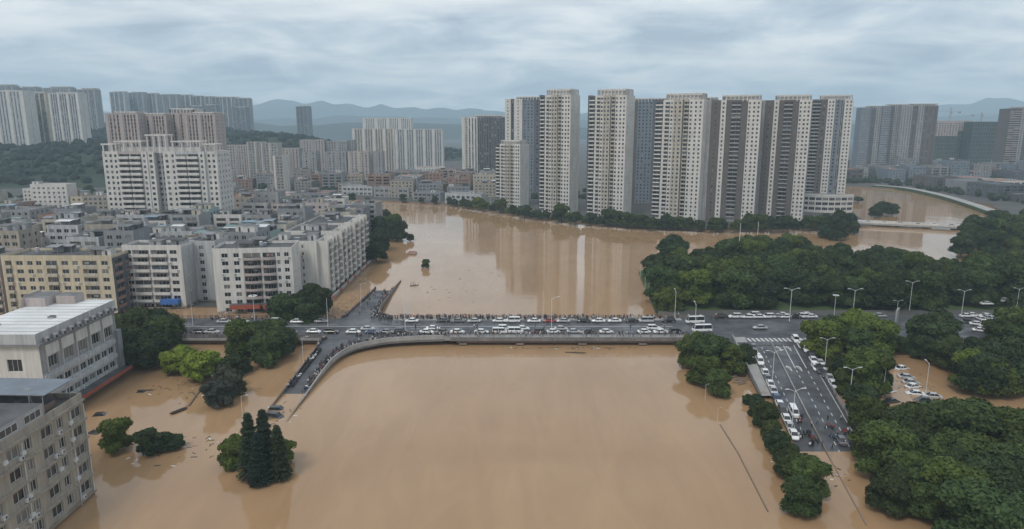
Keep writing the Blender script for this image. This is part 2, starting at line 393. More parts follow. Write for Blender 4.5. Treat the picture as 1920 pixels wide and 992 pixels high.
# ------------------------------------------------------------------ building kit
WIN = {}
def window_mesh(w, h, frame=None, style=0, glass=None):
    w = round(w, 1); h = round(h, 1); frame = frame or FRAME_W
    if glass is None: glass = random.choice(GL)
    key = ('w', w, h, frame.name, style, glass.name)
    if key in WIN: return WIN[key]
    m = MB(); fr = .07
    m.quad((-w/2,0,0),(w/2,0,0),(w/2,0,h),(-w/2,0,h), glass)
    m.box(-w/2,w/2,-.08,.0,-.0,fr,frame); m.box(-w/2,w/2,-.08,.0,h-fr,h,frame)
    m.box(-w/2,-w/2+fr,-.079,.0,fr,h-fr,frame); m.box(w/2-fr,w/2,-.079,.0,fr,h-fr,frame)
    if style == 0: m.box(-.035,.035,-.078,0,fr,h-fr,frame)
    if style == 1:
        for k in (-1, 1): m.box(k*w/6-.03,k*w/6+.03,-.078,0,fr,h-fr,frame)
    WIN[key] = m.mesh('window'); return WIN[key]
def balcony_mesh(w, d, h, mat_, style=0):
    key = ('b', round(w,1), round(d,1), round(h,1), mat_.name, style)
    if key in WIN: return WIN[key]
    m = MB(); w = round(w,1)
    if style == 2:          # bowed front
        n = 8; pts = [(-w/2 + w*k/n, -d*(.45+.55*math.sin(math.pi*k/n))) for k in range(n+1)]
        m.prism([(-w/2,0)]+pts+[(w/2,0)], -.15, 0, mat_)
        for a, c in zip(pts, pts[1:]): m.beam((*a,0),(*c,0),.12,h,mat_)
    else:
        m.box(-w/2,w/2,-d,0,-.15,0,mat_)
        m.box(-w/2,w/2,-d,-d+.12,0,h,mat_)
        m.box(-w/2,-w/2+.12,-d+.12,0,0,h,mat_); m.box(w/2-.12,w/2,-d+.12,0,0,h,mat_)
        if style == 1: m.box(-w/2,w/2,-d-.05,-d+.15,h,h+.1,FRAME_W)
    WIN[key] = m.mesh('balcony'); return WIN[key]
def ac_mesh():
    if 'ac' not in WIN:
        m = MB(); m.box(-.45,.45,-.42,-.02,0,.65,FRAME_W); m.tube((.12,-.425,.33),(.12,-.44,.33),.24,.24,G_MID,10); WIN['ac'] = m.mesh('air_conditioner')
    return WIN['ac']
def laundry_mesh():
    k = ('ld', random.randint(0,3))
    if k not in WIN:
        m = MB(); cl = [mat('cloth_a',(.45,.43,.42)),mat('cloth_b',(.10,.13,.22)),mat('cloth_c',(.33,.10,.09)),mat('cloth_d',(.06,.06,.07)),mat('cloth_e',(.28,.33,.36))]; rr = random.Random(k[1])
        m.tube((-1,0,1.02),(1,0,1.02),.015,.015,STEEL,4)
        for q in range(5):
            h_ = rr.uniform(.45,.9); x_ = -.85+.4*q; m.box(x_,x_+.32,-.03,.03,1.0-h_,1.0,rr.choice(cl))
        WIN[k] = m.mesh('laundry')
    return WIN[k]
DIRS = {'front': ((1,0),(0,-1)), 'right': ((0,1),(1,0)), 'back': ((-1,0),(0,1)), 'left': ((0,-1),(-1,0))}
class Bld:
    def __init__(s, name, label, cat, loc, rz=0, group=None):
        s.root = tag(empty(name, loc, rz), label, cat, group)
        s.wall = MB(); s.glass = MB(); s.balc = MB(); s.n = 0
    def pieces(s, me, name, p, n):     # an individual part, its back on the wall, facing n
        add(name, me, s.root, p, math.atan2(n[0], -n[1]))
    def facade(s, o, u, n, W, z0, z1, cols, wall, depth=.25, indiv=False, glassm=None, style=0, frame=None, back=None):
        X = lambda a, z, d=0: (o[0]+u[0]*a-n[0]*d, o[1]+u[1]*a-n[1]*d, z)
        pos = 0
        for c in cols:
            a, b_, rows = c[0], c[1], c[2]; dep = c[3] if len(c) > 3 else depth; sp = c[4] if len(c) > 4 and c[4] else wall
            opt = c[5] if len(c) > 5 else {}
            if a - pos > .01: s.wall.quad(X(pos,z0),X(a,z0),X(a,z1),X(pos,z1), wall)
            zc = z0
            for (v0, v1) in rows:
                if v0 - zc > .005: s.wall.quad(X(a,zc),X(b_,zc),X(b_,v0),X(a,v0), sp)
                s.wall.quad(X(a,v0),X(b_,v0),X(b_,v0,dep),X(a,v0,dep), sp)
                s.wall.quad(X(a,v1,dep),X(b_,v1,dep),X(b_,v1),X(a,v1), sp)
                s.wall.quad(X(a,v0),X(a,v0,dep),X(a,v1,dep),X(a,v1), sp)
                s.wall.quad(X(b_,v0,dep),X(b_,v0),X(b_,v1),X(b_,v1,dep), sp)
                g = glassm or random.choice(GL)
                if indiv and not opt.get('joined'):
                    if opt.get('recess'):      # a balcony's back wall with its own door window
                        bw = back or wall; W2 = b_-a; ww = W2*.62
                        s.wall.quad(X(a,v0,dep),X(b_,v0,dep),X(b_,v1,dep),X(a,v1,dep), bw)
                        c0 = random.uniform(.42,.58)*W2
                        me = window_mesh(ww, (v1-v0)*.78, frame, 1)
                        s.pieces(me, 'window', X(a+c0, v0+.05, dep-.09), n)
                        if random.random() < .4: s.pieces(laundry_mesh(), 'laundry', X(a+random.uniform(.25,.75)*(b_-a), v0+.9, .25), n)
                    else:
                        me = window_mesh(b_-a, v1-v0, frame, style)
                        s.pieces(me, 'window', X((a+b_)/2, v0, dep-.005), n)
                        if random.random() < .3 and b_-a < 3: s.pieces(ac_mesh(), 'air_conditioner', X(a+.1 if random.random() < .5 else b_-.1, v0-.75, 0), n)
                else:
                    s.glass.quad(X(a,v0,dep),X(b_,v0,dep),X(b_,v1,dep),X(a,v1,dep), g)
                    if b_-a > 1.6 and not opt.get('nomull'):
                        mid = (a+b_)/2
                        s.wall.quad(X(mid-.05,v0,dep-.06),X(mid+.05,v0,dep-.06),X(mid+.05,v1,dep-.06),X(mid-.05,v1,dep-.06), FRAME_W)
                if opt.get('balc') and v1-v0 < 3.2 and random.random() < .16:      # glazed-in balcony
                    hb = opt['balc'][1]; s.glass.quad(X(a,v0+hb,-.02),X(b_,v0+hb,-.02),X(b_,v1,-.02),X(a,v1,-.02), random.choice([G_MID,G_BLUE,G_CURT]))
                    mid = (a+b_)/2; s.wall.quad(X(mid-.06,v0+hb,-.06),X(mid+.06,v0+hb,-.06),X(mid+.06,v1,-.06),X(mid-.06,v1,-.06), FRAME_W)
                if opt.get('balc'):
                    d, h, bm_, st = opt['balc']; p = X((a+b_)/2, v0, 0)
                    if indiv or opt.get('indiv_b'):
                        s.pieces(balcony_mesh(b_-a, d, h, bm_, st), 'balcony', p, n)
                    else:
                        P = lambda q, z, dd: (o[0]+u[0]*q+n[0]*dd, o[1]+u[1]*q+n[1]*dd, z)
                        B_ = s.balc; lo, hi = v0-.12, v0+h
                        B_.quad(P(a,lo,d),P(b_,lo,d),P(b_,hi,d),P(a,hi,d), bm_); B_.quad(P(a,lo,0),P(a,lo,d),P(a,hi,d),P(a,hi,0), bm_)
                        B_.quad(P(b_,lo,d),P(b_,lo,0),P(b_,hi,0),P(b_,hi,d), bm_); B_.quad(P(a,lo,0),P(b_,lo,0),P(b_,lo,d),P(a,lo,d), bm_)
                        B_.quad(P(a,v0,d),P(b_,v0,d),P(b_,v0,0.0),P(a,v0,0.0), bm_)
                zc = v1
            if z1 - zc > .005: s.wall.quad(X(a,zc),X(b_,zc),X(b_,z1),X(a,z1), sp)
            pos = b_
        if W - pos > .01: s.wall.quad(X(pos,z0),X(W,z0),X(W,z1),X(pos,z1), wall)
    def volume(s, x0, x1, y0, y1, z0, z1, wall, roof=None, parapet=.9, **faces):
        """box with one facade per side; faces: front/right/left/back = columns list"""
        kw = faces.pop('kw', {})
        for side, (u, n) in DIRS.items():
            o = {'front': (x0,y0), 'right': (x1,y0), 'back': (x1,y1), 'left': (x0,y1)}[side]
            Wd = (x1-x0) if side in ('front','back') else (y1-y0)
            cols = faces.get(side) or []
            wl = wall
            if isinstance(cols, tuple): cols, wl = cols
            s.facade(o, u, n, Wd, z0, z1, cols, wl, **kw)
        s.wall.quad((x0,y0,z1-.02),(x1,y0,z1-.02),(x1,y1,z1-.02),(x0,y1,z1-.02), roof or ROOF)
        if parapet:
            p = parapet; t_ = .2
            s.wall.box(x0,x1,y0,y0+t_,z1,z1+p,wall,bottom=False); s.wall.box(x0,x1,y1-t_,y1,z1,z1+p,wall,bottom=False)
            s.wall.box(x0,x0+t_,y0+t_,y1-t_,z1,z1+p,wall,bottom=False); s.wall.box(x1-t_,x1,y0+t_,y1-t_,z1,z1+p,wall,bottom=False)
    def done(s, wallname='wall'):
        s.wall.build(wallname, s.root)
        if s.glass.f: s.glass.build('windows', s.root, kind='stuff')
        if s.balc.f: s.balc.build('balconies', s.root, kind='stuff')
        return s.root
def rows(floors, fh, z0=0, sill=.9, wh=1.5, skip=0):
    return [(z0+k*fh+sill, z0+k*fh+sill+wh) for k in range(skip, floors)]
def wins(W, n, ww, R, margin=0.8, depth=.22, sp=None):
    if n <= 0: return []
    pitch = (W-2*margin)/n
    return [(margin+pitch*(k+.5)-ww/2, margin+pitch*(k+.5)+ww/2, R, depth, sp) for k in range(n)]
def roof_bits(root, x0, x1, y0, y1, z, n=3, palette=None, rng=random):
    palette = palette or [ROOF_G, ROOF_B, ROOF_L, ROOF_L, ROOF, ROOF, ROOF_W, W_GREY]
    for k in range(n):
        m = MB(); kind = rng.choice(['hut','hut','tank','shed','shed','solar'])
        cx_ = rng.uniform(x0+2.5, x1-2.5); cy_ = rng.uniform(y0+2.5, y1-2.5)
        if kind == 'hut':
            a, c, h = rng.uniform(1.5,2.6), rng.uniform(1.5,2.6), rng.uniform(2.3,3)
            wl = rng.choice([W_LGREY, W_COOL, W_WHITE, W_CREAM])
            m.box(-a,a,-c,c,0,h,wl,ROOF_L); m.box(-a-.2,a+.2,-c-.2,c+.2,h,h+.15,wl,ROOF_L); m.box(-.4,.4,-c-.03,-c+.02,.1,2,G_MID)
            m.build('stair_hut', root, loc=(cx_,cy_,z))
        elif kind == 'tank':
            m.lathe((0,0,.9),[(.7,0),(.75,.1),(.75,1.4),(.4,1.65),(.1,1.7)],STEEL,10)
            for a in ((-.5,-.5),(.5,-.5),(.5,.5),(-.5,.5)): m.tube((*a,0),(*a,.95),.04,.04,STEEL,4)
            m.build('water_tank', root, loc=(cx_,cy_,z))
        elif kind == 'shed':
            a, c, h = rng.uniform(2,3.6), rng.uniform(1.6,2.6), rng.uniform(2.1,2.7); rf = rng.choice(palette)
            for q in ((-a,-c),(a,-c),(a,c),(-a,c)): m.tube((*q,0),(*q,h+ (.35 if q[1]>0 else 0)),.05,.05,STEEL,4)
            m.poly([(-a-.3,-c-.3,h),(a+.3,-c-.3,h),(a+.3,c+.3,h+.42),(-a-.3,c+.3,h+.42)], rf)
            m.poly([(-a-.3,c+.3,h+.38),(a+.3,c+.3,h+.38),(a+.3,-c-.3,h-.04),(-a-.3,-c-.3,h-.04)], rf)
            m.box(-a,a,c-.05,c,0,h+.3,W_LGREY)
            m.build('roof_shed', root, loc=(cx_,cy_,z))
        else:
            m.poly([(-1,-.8,.25),(1,-.8,.25),(1,.6,1.2),(-1,.6,1.2)], G_BLUE); m.poly([(-1,.6,1.16),(1,.6,1.16),(1,-.8,.21),(-1,-.8,.21)], STEEL)
            m.tube((-1.05,.7,1.35),(1.05,.7,1.35),.22,.22,STEEL,8)
            for q in (-.9,.9): m.tube((q,.65,0),(q,.65,1.3),.03,.03,STEEL,4)
            m.build('solar_heater', root, loc=(cx_,cy_,z))

# ------------------------------------------------------------------ towers
def tower(name, label, cat, group, px, pytop, Y, W, D, rz, bays, fh=3.0, base=1.2, crown=0, side=None, backw=None, loc=None, indiv_b=False, leftside=None, parapet=1.0, top=None):
    """bays: (f0,f1,setback,wall,kind,args) across the front"""
    H = (top if top else wz(pytop, Y)) - base - (crown + parapet)
    fl = max(2, int(round(H/fh))); fh = H/fl
    B = Bld(name, label, cat, loc or (wx(px, Y, 35), Y, base), rad(rz), group)
    nb = len(bays)
    for i, (f0, f1, sb, wall, kind, *args) in enumerate(bays):
        x0, x1 = -W/2+f0*W, -W/2+f1*W; wd = x1-x0; dtop = args[1] if len(args) > 1 else 0
        args = args[0] if args else {}
        R = rows(fl, fh, 0, args.get('sill', .9), args.get('wh', fh*.5))
        n = args.get('n', max(1, int(wd/3)))
        if kind == 'win': cols = wins(wd, n, args.get('ww', 1.4), R, args.get('mg', .5), .2, args.get('sp'))
        elif kind == 'balc':
            R = rows(fl, fh, 0, .12, fh*.78)
            pitch = wd/n; cols = []
            for k in range(n):
                cols.append((k*pitch+.25, (k+1)*pitch-.25, R, 1.3, args.get('sp'), {'balc': (args.get('d',1.0), args.get('h',1.0), args.get('bm',wall), 0), 'indiv_b': indiv_b}))
        elif kind == 'strip':
            R = [(.3+k*fh, (k+1)*fh-args.get('gap',.45)+.3) for k in range(fl)]
            cols = wins(wd, n, args.get('ww', wd/n*.5), R, .2, .25, args.get('sp', W_DARK))
        else: cols = []
        hx = H - dtop
        if dtop: cols = [(c[0], c[1], [r for r in c[2] if r[1] < hx-.2], *c[3:]) for c in cols]
        rs = side if i == nb-1 else None; ls = leftside if i == 0 else None
        sw = backw or wall
        def sidecols(spec, wl):
            if not spec: return ([], wl)
            dd = D - sb
            return (wins(dd, spec[0], spec[1], [r for r in rows(fl, fh, 0, .9, spec[2]) if r[1] < hx-.2], 1.0, .2), spec[3] if len(spec) > 3 else wl)
        B.volume(x0, x1, sb, D + .05*i, 0, hx, wall, ROOF_L, parapet, front=cols, right=sidecols(rs, sw), left=sidecols(ls, sw), back=([], sw))
    if crown:
        cr = MB(); zt = H + parapet; cx0, cx1 = -W/2+W*.28, W/2-W*.04
        # lift house with a pierced frame round it
        cr.box(cx0+1.5, cx1-1.5, 2.2, D-2, zt-.9, zt+crown*.7, bays[-1][3], ROOF_L)
        zb = zt + crown - .9
        for (a, b_) in (((cx0,1),(cx1,1)),((cx1,1),(cx1,D-1)),((cx1,D-1),(cx0,D-1)),((cx0,D-1),(cx0,1))):
            cr.beam((*a,zb),(*b_,zb),.7,.9,W_WHITE)
            ln = math.dist(a,b_); k = max(2,int(ln/2.6))
            for q in range(k+1):
                p = (a[0]+(b_[0]-a[0])*q/k, a[1]+(b_[1]-a[1])*q/k); cr.box(p[0]-.33,p[0]+.33,p[1]-.33,p[1]+.33,zt-1.0,zb-.002,W_WHITE)
        cr.build('roof_frame', B.root)
    return B.done()

G1 = 'tall white riverside apartment towers'
def river_tower(label, px, top, Y, W, D, rz=-30, crown=4.5):
    B_ = {'n':1,'d':1.0,'h':.8}
    return tower('apartment_tower', label, 'tower', G1, px, top, Y, W, D, rz, [
        (0, .07, 3.2, W_DARK, 'blank', {}, -.4), (.07, .22, 1.6, W_DARK, 'balc', dict(B_, bm=W_WHITE, d=1.6)), (.22, .26, .6, W_WHITE, 'blank'),
        (.26, .36, .3, W_WHITE, 'balc', dict(B_)), (.36, .43, 0, W_WHITE, 'win', {'n':1,'ww':1.5}), (.43, .50, .5, W_CREAM, 'win', {'n':1,'ww':1.1}), (.50, .60, .3, W_CREAM, 'win', {'n':1,'ww':1.5}), (.60, .63, 1.4, W_BROWN, 'blank'),
        (.63, .73, .4, W_CREAM, 'balc', dict(B_)), (.73, .80, .1, W_WHITE, 'win', {'n':1,'ww':1.4}), (.80, 1, 0, W_WHITE, 'win', {'n':2,'ww':1.3,'wh':1.5})], 3.0, crown=crown, side=(2, .7, 1.1), backw=W_WHITE, indiv_b=True)
river_tower('short white balconied tower in front of the taller pair, leftmost on the river bank', 950, 263, 585, 26, 15, crown=3)
river_tower('white balconied tower, second tall one from the left on the far river bank', 1037, 167, 548, 29, 17)
river_tower('white balconied tower standing third from the left along the far river bank', 1133, 167, 520, 32, 17)
river_tower('broad white balconied tower left of the first brown tower', 1264, 175, 506, 38, 14)
def brown_tower(label, px, top, Y, W, D, rz):
    return tower('apartment_tower', label, 'tower', 'brown and white riverside apartment towers', px, top, Y, W, D, rz, [
        (0, .08, 0, W_LGREY, 'blank'), (.08, .26, .5, W_BROWN, 'win', {'n':1,'ww':.9,'wh':1.0}), (.26, .36, 0, W_WHITE, 'win', {'n':1,'ww':1.2}),
        (.36, .46, .6, W_BROWN, 'blank'), (.46, .64, .5, W_BROWN, 'balc', {'n':1,'bm':W_LGREY,'d':.9,'h':.8}), (.64, .76, .8, W_BROWN, 'blank'),
        (.76, .82, .2, W_WHITE, 'win', {'n':1,'ww':1.1}), (.82, 1, 0, W_WHITE, 'win', {'n':2,'ww':1.3})], 3.0, crown=3.5, side=(3, 1.0, 1.4, W_LGREY), backw=W_LGREY, leftside=(2,1.0,1.3,W_BROWN))
brown_tower('brown fronted tower with white window strips, left one of the brown pair', 1368, 178, 498, 37, 13, -24)
brown_tower('brown fronted tower with white window strips, right one of the brown pair', 1464, 178, 505, 34, 13, -26)
tower('apartment_tower', 'dark fronted tower with white right end behind the curved podium building', 'tower', 'brown and white riverside apartment towers', 1545, 178, 590, 36, 20, -26, [
    (0,.12,.4,W_BROWN,'blank'), (.12,.32,.8,W_BROWN,'balc',{'n':1,'bm':W_LGREY}), (.32,.46,.4,W_BROWN,'win',{'n':1,'ww':1.2}), (.46,.62,0,W_WHITE,'win',{'n':2,'ww':1.2}), (.62,.74,1.2,W_BLUEG,'win',{'n':1}), (.74,.82,.8,W_LGREY,'strip',{'n':2}), (.82,1,0,W_WHITE,'win',{'n':2,'ww':1.2})], crown=3.5, side=(2,1.,1.4), backw=W_WHITE)
tower('apartment_tower', 'grey tower half hidden between the third and fourth white river towers', 'tower', None, 1204, 184, 615, 38, 16, -18, [
    (0,.2,0,W_WHITE,'blank'), (.2,.34,1,W_BROWN,'blank'), (.34,.7,1.5,W_BLUEG,'win',{'n':4,'ww':1.2}), (.7,1,.6,W_BLUEG,'win',{'n':3,'ww':1.2})], crown=2, side=(2,1,1.4))
tower('apartment_tower', 'pale grey tower showing in the gap left of the first brown tower', 'tower', None, 1316, 182, 590, 22, 16, -8, [
    (0,.6,0,W_LGREY,'win',{'n':2,'ww':.9}), (.6,1,.6,W_LGREY,'strip',{'n':2})], crown=2)
tower('apartment_tower', 'slim white and dark tower rising behind the short riverside tower', 'tower', None, 985, 181, 660, 40, 16, -14, [
    (0,.14,0,W_WHITE,'win',{'n':1,'ww':1.0}), (.14,.22,.8,W_BROWN,'strip',{'n':1}), (.22,.42,0,W_WHITE,'win',{'n':1,'ww':.9}), (.42,.7,1.5,W_BLUEG,'win',{'n':3,'ww':1.2}), (.7,1,1,W_DARK,'win',{'n':2})], crown=2)
tower('apartment_tower', 'dark striped tower with white left end, left of the slim white tower', 'tower', None, 907, 216, 800, 50, 20, 2, [
    (0,.07,0,W_WHITE,'blank'),(.07,.14,.5,W_CREAM,'win',{'n':1}),(.14,.36,0,W_WHITE,'strip',{'n':3,'ww':1.4}),(.36,.5,1,W_DARK,'strip',{'n':3,'ww':1.}),(.5,.74,.5,W_DARK,'strip',{'n':4,'ww':1.6}),(.74,1,.8,W_DARK,'strip',{'n':4,'ww':1.6})], crown=2, parapet=1.5)

# curved white podium at the foot of the last tower
B = Bld('podium_building', 'low curved white building with two window bands under the last tower', 'building', (wx(1548, 545), 548, 1.2), rad(-14))
nseg = 9; pw = 44; arc = [(-pw/2+pw*k/nseg, 6-7*math.sin(math.pi*k/nseg)) for k in range(nseg+1)]
for a, c in zip(arc, arc[1:]):
    ln = math.dist(a,c); u = ((c[0]-a[0])/ln,(c[1]-a[1])/ln); n = (u[1],-u[0])
    B.facade(a, u, n, ln, 0, 13.5, [(.35, ln-.35, [(2,4.3),(6,8.4),(9.8,12.2)], .35)], W_WHITE, indiv=True, style=1)
B.wall.poly([(p[0],p[1],13.5) for p in arc]+[(pw/2,22,13.5),(-pw/2,22,13.5)], ROOF_L)
B.wall.quad((pw/2,6,0),(pw/2,22,0),(pw/2,22,13.5),(pw/2,6,13.5), W_WHITE); B.wall.quad((-pw/2,22,0),(-pw/2,6,0),(-pw/2,6,13.5),(-pw/2,22,13.5), W_WHITE)
for a, c in zip(arc, arc[1:]): B.wall.beam((*a,13.5),(*c,13.5),.4,1.2,W_WHITE)
B.done()

# ------ right, across the side channel
def dark_pair(label, px, top, Y, W, D, rz, wa=W_BLUEG, wb=W_DARK):
    return tower('apartment_tower', label, 'tower', 'grey towers across the side channel', px, top, Y, W, D, rz, [
        (0,.30,0,wa,'strip',{'n':4,'ww':1.5,'gap':1.4,'sp':W_LGREY}),(.30,.46,1.6,wb,'win',{'n':1}),(.46,.62,0,W_LGREY,'strip',{'n':2,'ww':1.5,'gap':1.4,'sp':W_LGREY}),(.62,1,.8,wb,'win',{'n':3})], crown=2.5, side=(3,1.2,1.5,wb))
dark_pair('grey tower with dark recess, leftmost across the side channel', 1638, 198, 950, 42, 20, -8)
dark_pair('grey tower with dark recess, middle of three across the side channel', 1672, 195, 945, 34, 20, -8)
dark_pair('grey tower with brown strip and pale right edge, right of three across the channel', 1716, 194, 935, 46, 20, -8, W_LGREY, W_BROWN)
NET = mat('scaffold_net_green', (.05, .075, .072), .9, .25, .12, .2)
def site(label, px, top, Y, W, D, nettop, netm):
    H = wz(top, Y)-1.2
    B = Bld('unfinished_tower', label, 'tower', (wx(px,Y,35), Y, 1.2), rad(-6), 'unfinished towers wrapped in green netting')
    fl = int(H/3.2); B.volume(-W/2,W/2,0,D,0,H,W_TAN,ROOF_L,.6, front=wins(W, int(W/4), 2.0, rows(fl,3.2,0,.7,1.9)), right=wins(D,3,2,rows(fl,3.2,0,.7,1.9)), left=wins(D,3,2,rows(fl,3.2,0,.7,1.9)))
    r = B.done(); m = MB(); hn = H*nettop
    m.box(-W/2-1.2,W/2+1.2,-1.2,D+1.2,0,hn,netm); m.build('scaffold_net', r)
    m = MB()
    for k in range(int(W/3)+1):
        x = -W/2-1.25+ (W+2.5)*k/int(W/3); m.tube((x,-1.35,0),(x,-1.35,hn+1.5),.07,.07,STEEL,4)
    for k in range(int(hn/6)): m.beam((-W/2-1.3,-1.35,k*6),(W/2+1.3,-1.35,k*6),.1,.12,STEEL)
    m.build('scaffold', r, kind='stuff'); return r
site('unfinished tan tower half wrapped in dark netting beside its crane', 1770, 227, 1080, 34, 20, .7, NET)
site('unfinished tan tower, middle one of the netted building site', 1804, 227, 1100, 22, 20, .8, NET)
site('building wholly wrapped in green netting at right of the site', 1848, 230, 1060, 44, 24, 1.02, NET)
tower('apartment_tower', 'brownish tower with pale balcony bands cut by the right picture edge', 'tower', None, 1912, 200, 960, 44, 20, 4, [(0,.4,0,W_BROWN,'balc',{'n':2,'bm':W_TAN}),(.4,.55,.6,W_LGREY,'win',{'n':1}),(.55,1,0,W_BROWN,'win',{'n':3})], crown=2.5)
def crane(px, py, pyj, Y, label, flip=1):
    x = wx(px, Y, 80); h = wz(py, Y); hj = wz(pyj, Y)
    r = tag(empty('tower_crane', (x, Y, 1.2)), label, 'crane', 'tower cranes on the building site')
    cm = mat('crane_steel', (.36,.33,.30), .7, .1)
    m = MB()
    for a in ((-.8,-.8),(.8,-.8),(.8,.8),(-.8,.8)): m.tube((*a,0),(*a,h),.16,.16,cm,4)
    for k in range(int(h/2.2)):
        z = k*2.2; m.tube((-.8,-.8,z),(.8,-.8,z+2.2),.1,.1,cm,4,False); m.tube((.8,.8,z),(-.8,.8,z+2.2),.1,.1,cm,4,False)
    m.build('mast', r)
    m = MB(); 
    for s_ in (-.6,.6): m.tube((-14*flip,s_,hj),(38*flip,s_,hj),.13,.13,cm,4)
    m.tube((-10*flip,0,hj+1.2),(36*flip,0,hj+1.2),.13,.13,cm,4)
    for k in range(16): m.tube((-8*flip+k*2.8*flip,-.6,hj),(-6.6*flip+k*2.8*flip,0,hj+1.2),.08,.08,cm,4,False)
    m.tube((0,0,h),(24*flip,0,hj+1.3),.07,.07,cm,4); m.tube((0,0,h),(-12*flip,0,hj+.3),.07,.07,cm,4); m.build('jib', r)
    m = MB(); m.box(-14*flip-1.5,-14*flip+1.5,-.8,.8,hj-2,hj+.4,CONC); m.build('counterweight', r)
    m = MB(); m.box(.9,2.3,-.8,.8,hj-2.2,hj-.1,cm); m.build('cab', r)
crane(1781, 203, 211, 1085, 'tower crane above the unfinished tan tower', -1)
crane(1840, 212, 217, 1065, 'tower crane above the building wrapped in green netting', 1)

# ------ far left and back rows
def slab(name, label, group, px, top, Y, W, D, rz, wa, wb, n=5, base=1.2, crown=1.5):
    return tower(name, label, 'tower', group, px, top, Y, W, D, rz, [
        (0,.06,0,wa,'blank'),(.06,.30,.5,wb,'strip',{'n':3,'ww':1.8,'sp':W_GREY}),(.30,.36,0,wa,'blank'),(.36,.60,.8,wb,'strip',{'n':3,'ww':1.8,'sp':W_GREY}),(.60,.67,0,wa,'blank'),(.67,.92,.5,wb,'strip',{'n':3,'ww':1.8,'sp':W_GREY}),(.92,1,0,wa,'blank')], base=base, crown=crown, side=(1,1.2,1.4,wa))
GF = 'white slab towers on the wooded hill at left'
slab('hill_tower', 'white slab tower cut by the left picture edge on the wooded hill', GF, 18, 169, 1030, 62, 26, 0, W_WHITE, W_COOL, base=38)
slab('hill_tower', 'cream ended slab tower right of the leftmost hill tower', GF, 82, 172, 1075, 26, 24, 0, W_YELL, W_CREAM, base=40)
slab('hill_tower', 'white slab tower standing alone on the wooded hill at left', GF, 131, 173, 1010, 42, 22, 2, W_WHITE, W_COOL, base=38)
for i, (px, top, W, Y) in enumerate([(18,158,46,1480),(62,162,44,1500),(118,162,60,1500),(172,165,36,1420)]):
    slab('hill_tower', ORD[i]+' from the left of hazy grey towers peeping over the hill towers', 'grey towers behind the hill towers', px, top, Y, W, 22, 0, W_LGREY, W_GREY, base=50, crown=3)
for i, (px, top, W, Y) in enumerate([(228,171,38,1750),(262,172,42,1780),(290,174,30,1800),(320,176,52,1650),(350,177,40,1700),(372,179,30,1700),(395,180,34,1680),(415,181,34,1660),(436,181,36,1650),(458,183,34,1600)]):
    slab('skyline_tower', ORD[i]+' from the left in the long row of hazy towers behind the tan towers', 'long row of hazy towers', px, top, Y, W, 20, -4, W_LGREY if i % 2 else W_COOL, W_BLUEG, base=52, crown=2)
for i, (px, top, W) in enumerate([(372,198,32),(398,196,30),(452,200,30)]):
    slab('skyline_tower', ['left','middle','right'][i]+' dark blue-grey tower in front of the long hazy row', 'dark towers before the hazy row', px, top, 1500, W, 20, -4, W_BLUEG, W_BLUEG, base=46, crown=1)
slab('skyline_tower', 'lone dark slim tower standing on the hill before the mountains', None, 569, 198, 1700, 30, 22, -10, W_BLUEG, W_DARK, base=42, crown=2)
# tan tower cluster behind the twin balconied tower
for i, (px, top, W, Y, D) in enumerate([(238,209,28,590,20),(292,212,26,600,20),(342,203,30,610,24),(382,210,26,590,20)]):
    tower('tan_tower', ORD[i]+' from the left of the tan ribbed towers behind the twin balconied tower', 'tower', 'tan ribbed towers', px, top, Y, W, D, 0, [
        (0,.10,0,W_TAN,'blank'),(.10,.44,.5,W_TAN,'strip',{'n':3,'ww':1.5,'sp':W_BRICK,'gap':.7}),(.44,.54,0,W_TAN,'blank'),(.54,.94,.5,W_TAN,'strip',{'n':4,'ww':1.4,'sp':W_BRICK,'gap':.7}),(.94,1,0,W_TAN,'blank')], crown=1.5 if i != 2 else 4, side=(2,1.2,1.4))
# white slab blocks in the middle distance
def slabrow(name, label, group, px0, px1, top, Y, D, wa, wb, nb, base=1.2, crown=0, kind='strip', rz=0, cat='apartment block'):
    W = wx(px1,Y)-wx(px0,Y); bays = []
    for k in range(nb):
        f0, f1 = k/nb, (k+1)/nb; bays += [(f0, f0+.22/nb, 0, wa, 'blank'), (f0+.22/nb, f1, .6, wb, kind, {'n': max(1,int(W/nb*.78/3.2)), 'ww':1.6, 'sp':W_LGREY, 'gap':1.1, 'bm':wb})]
    bays.append((1, 1.02, 0, wa, 'blank'))
    return tower(name, label, cat, group, (px0+px1)/2, top, Y, W, D, rz, bays, base=base, crown=crown, side=(3,1.2,1.4))
slabrow('apartment_block', 'long white ribbed apartment block, biggest in the middle distance', None, 742, 828, 242, 960, 22, W_WHITE, W_COOL, 5)
slabrow('apartment_block', 'white ribbed apartment block joining the biggest one at its left', None, 662, 738, 241, 985, 22, W_WHITE, W_CREAM, 4)
slabrow('apartment_block', 'pale hazy block rising behind the long white apartment block', None, 682, 770, 221, 1300, 22, W_WHITE, W_WHITE, 4, base=4)
GM = 'grey mid-rise apartment blocks beyond the river'
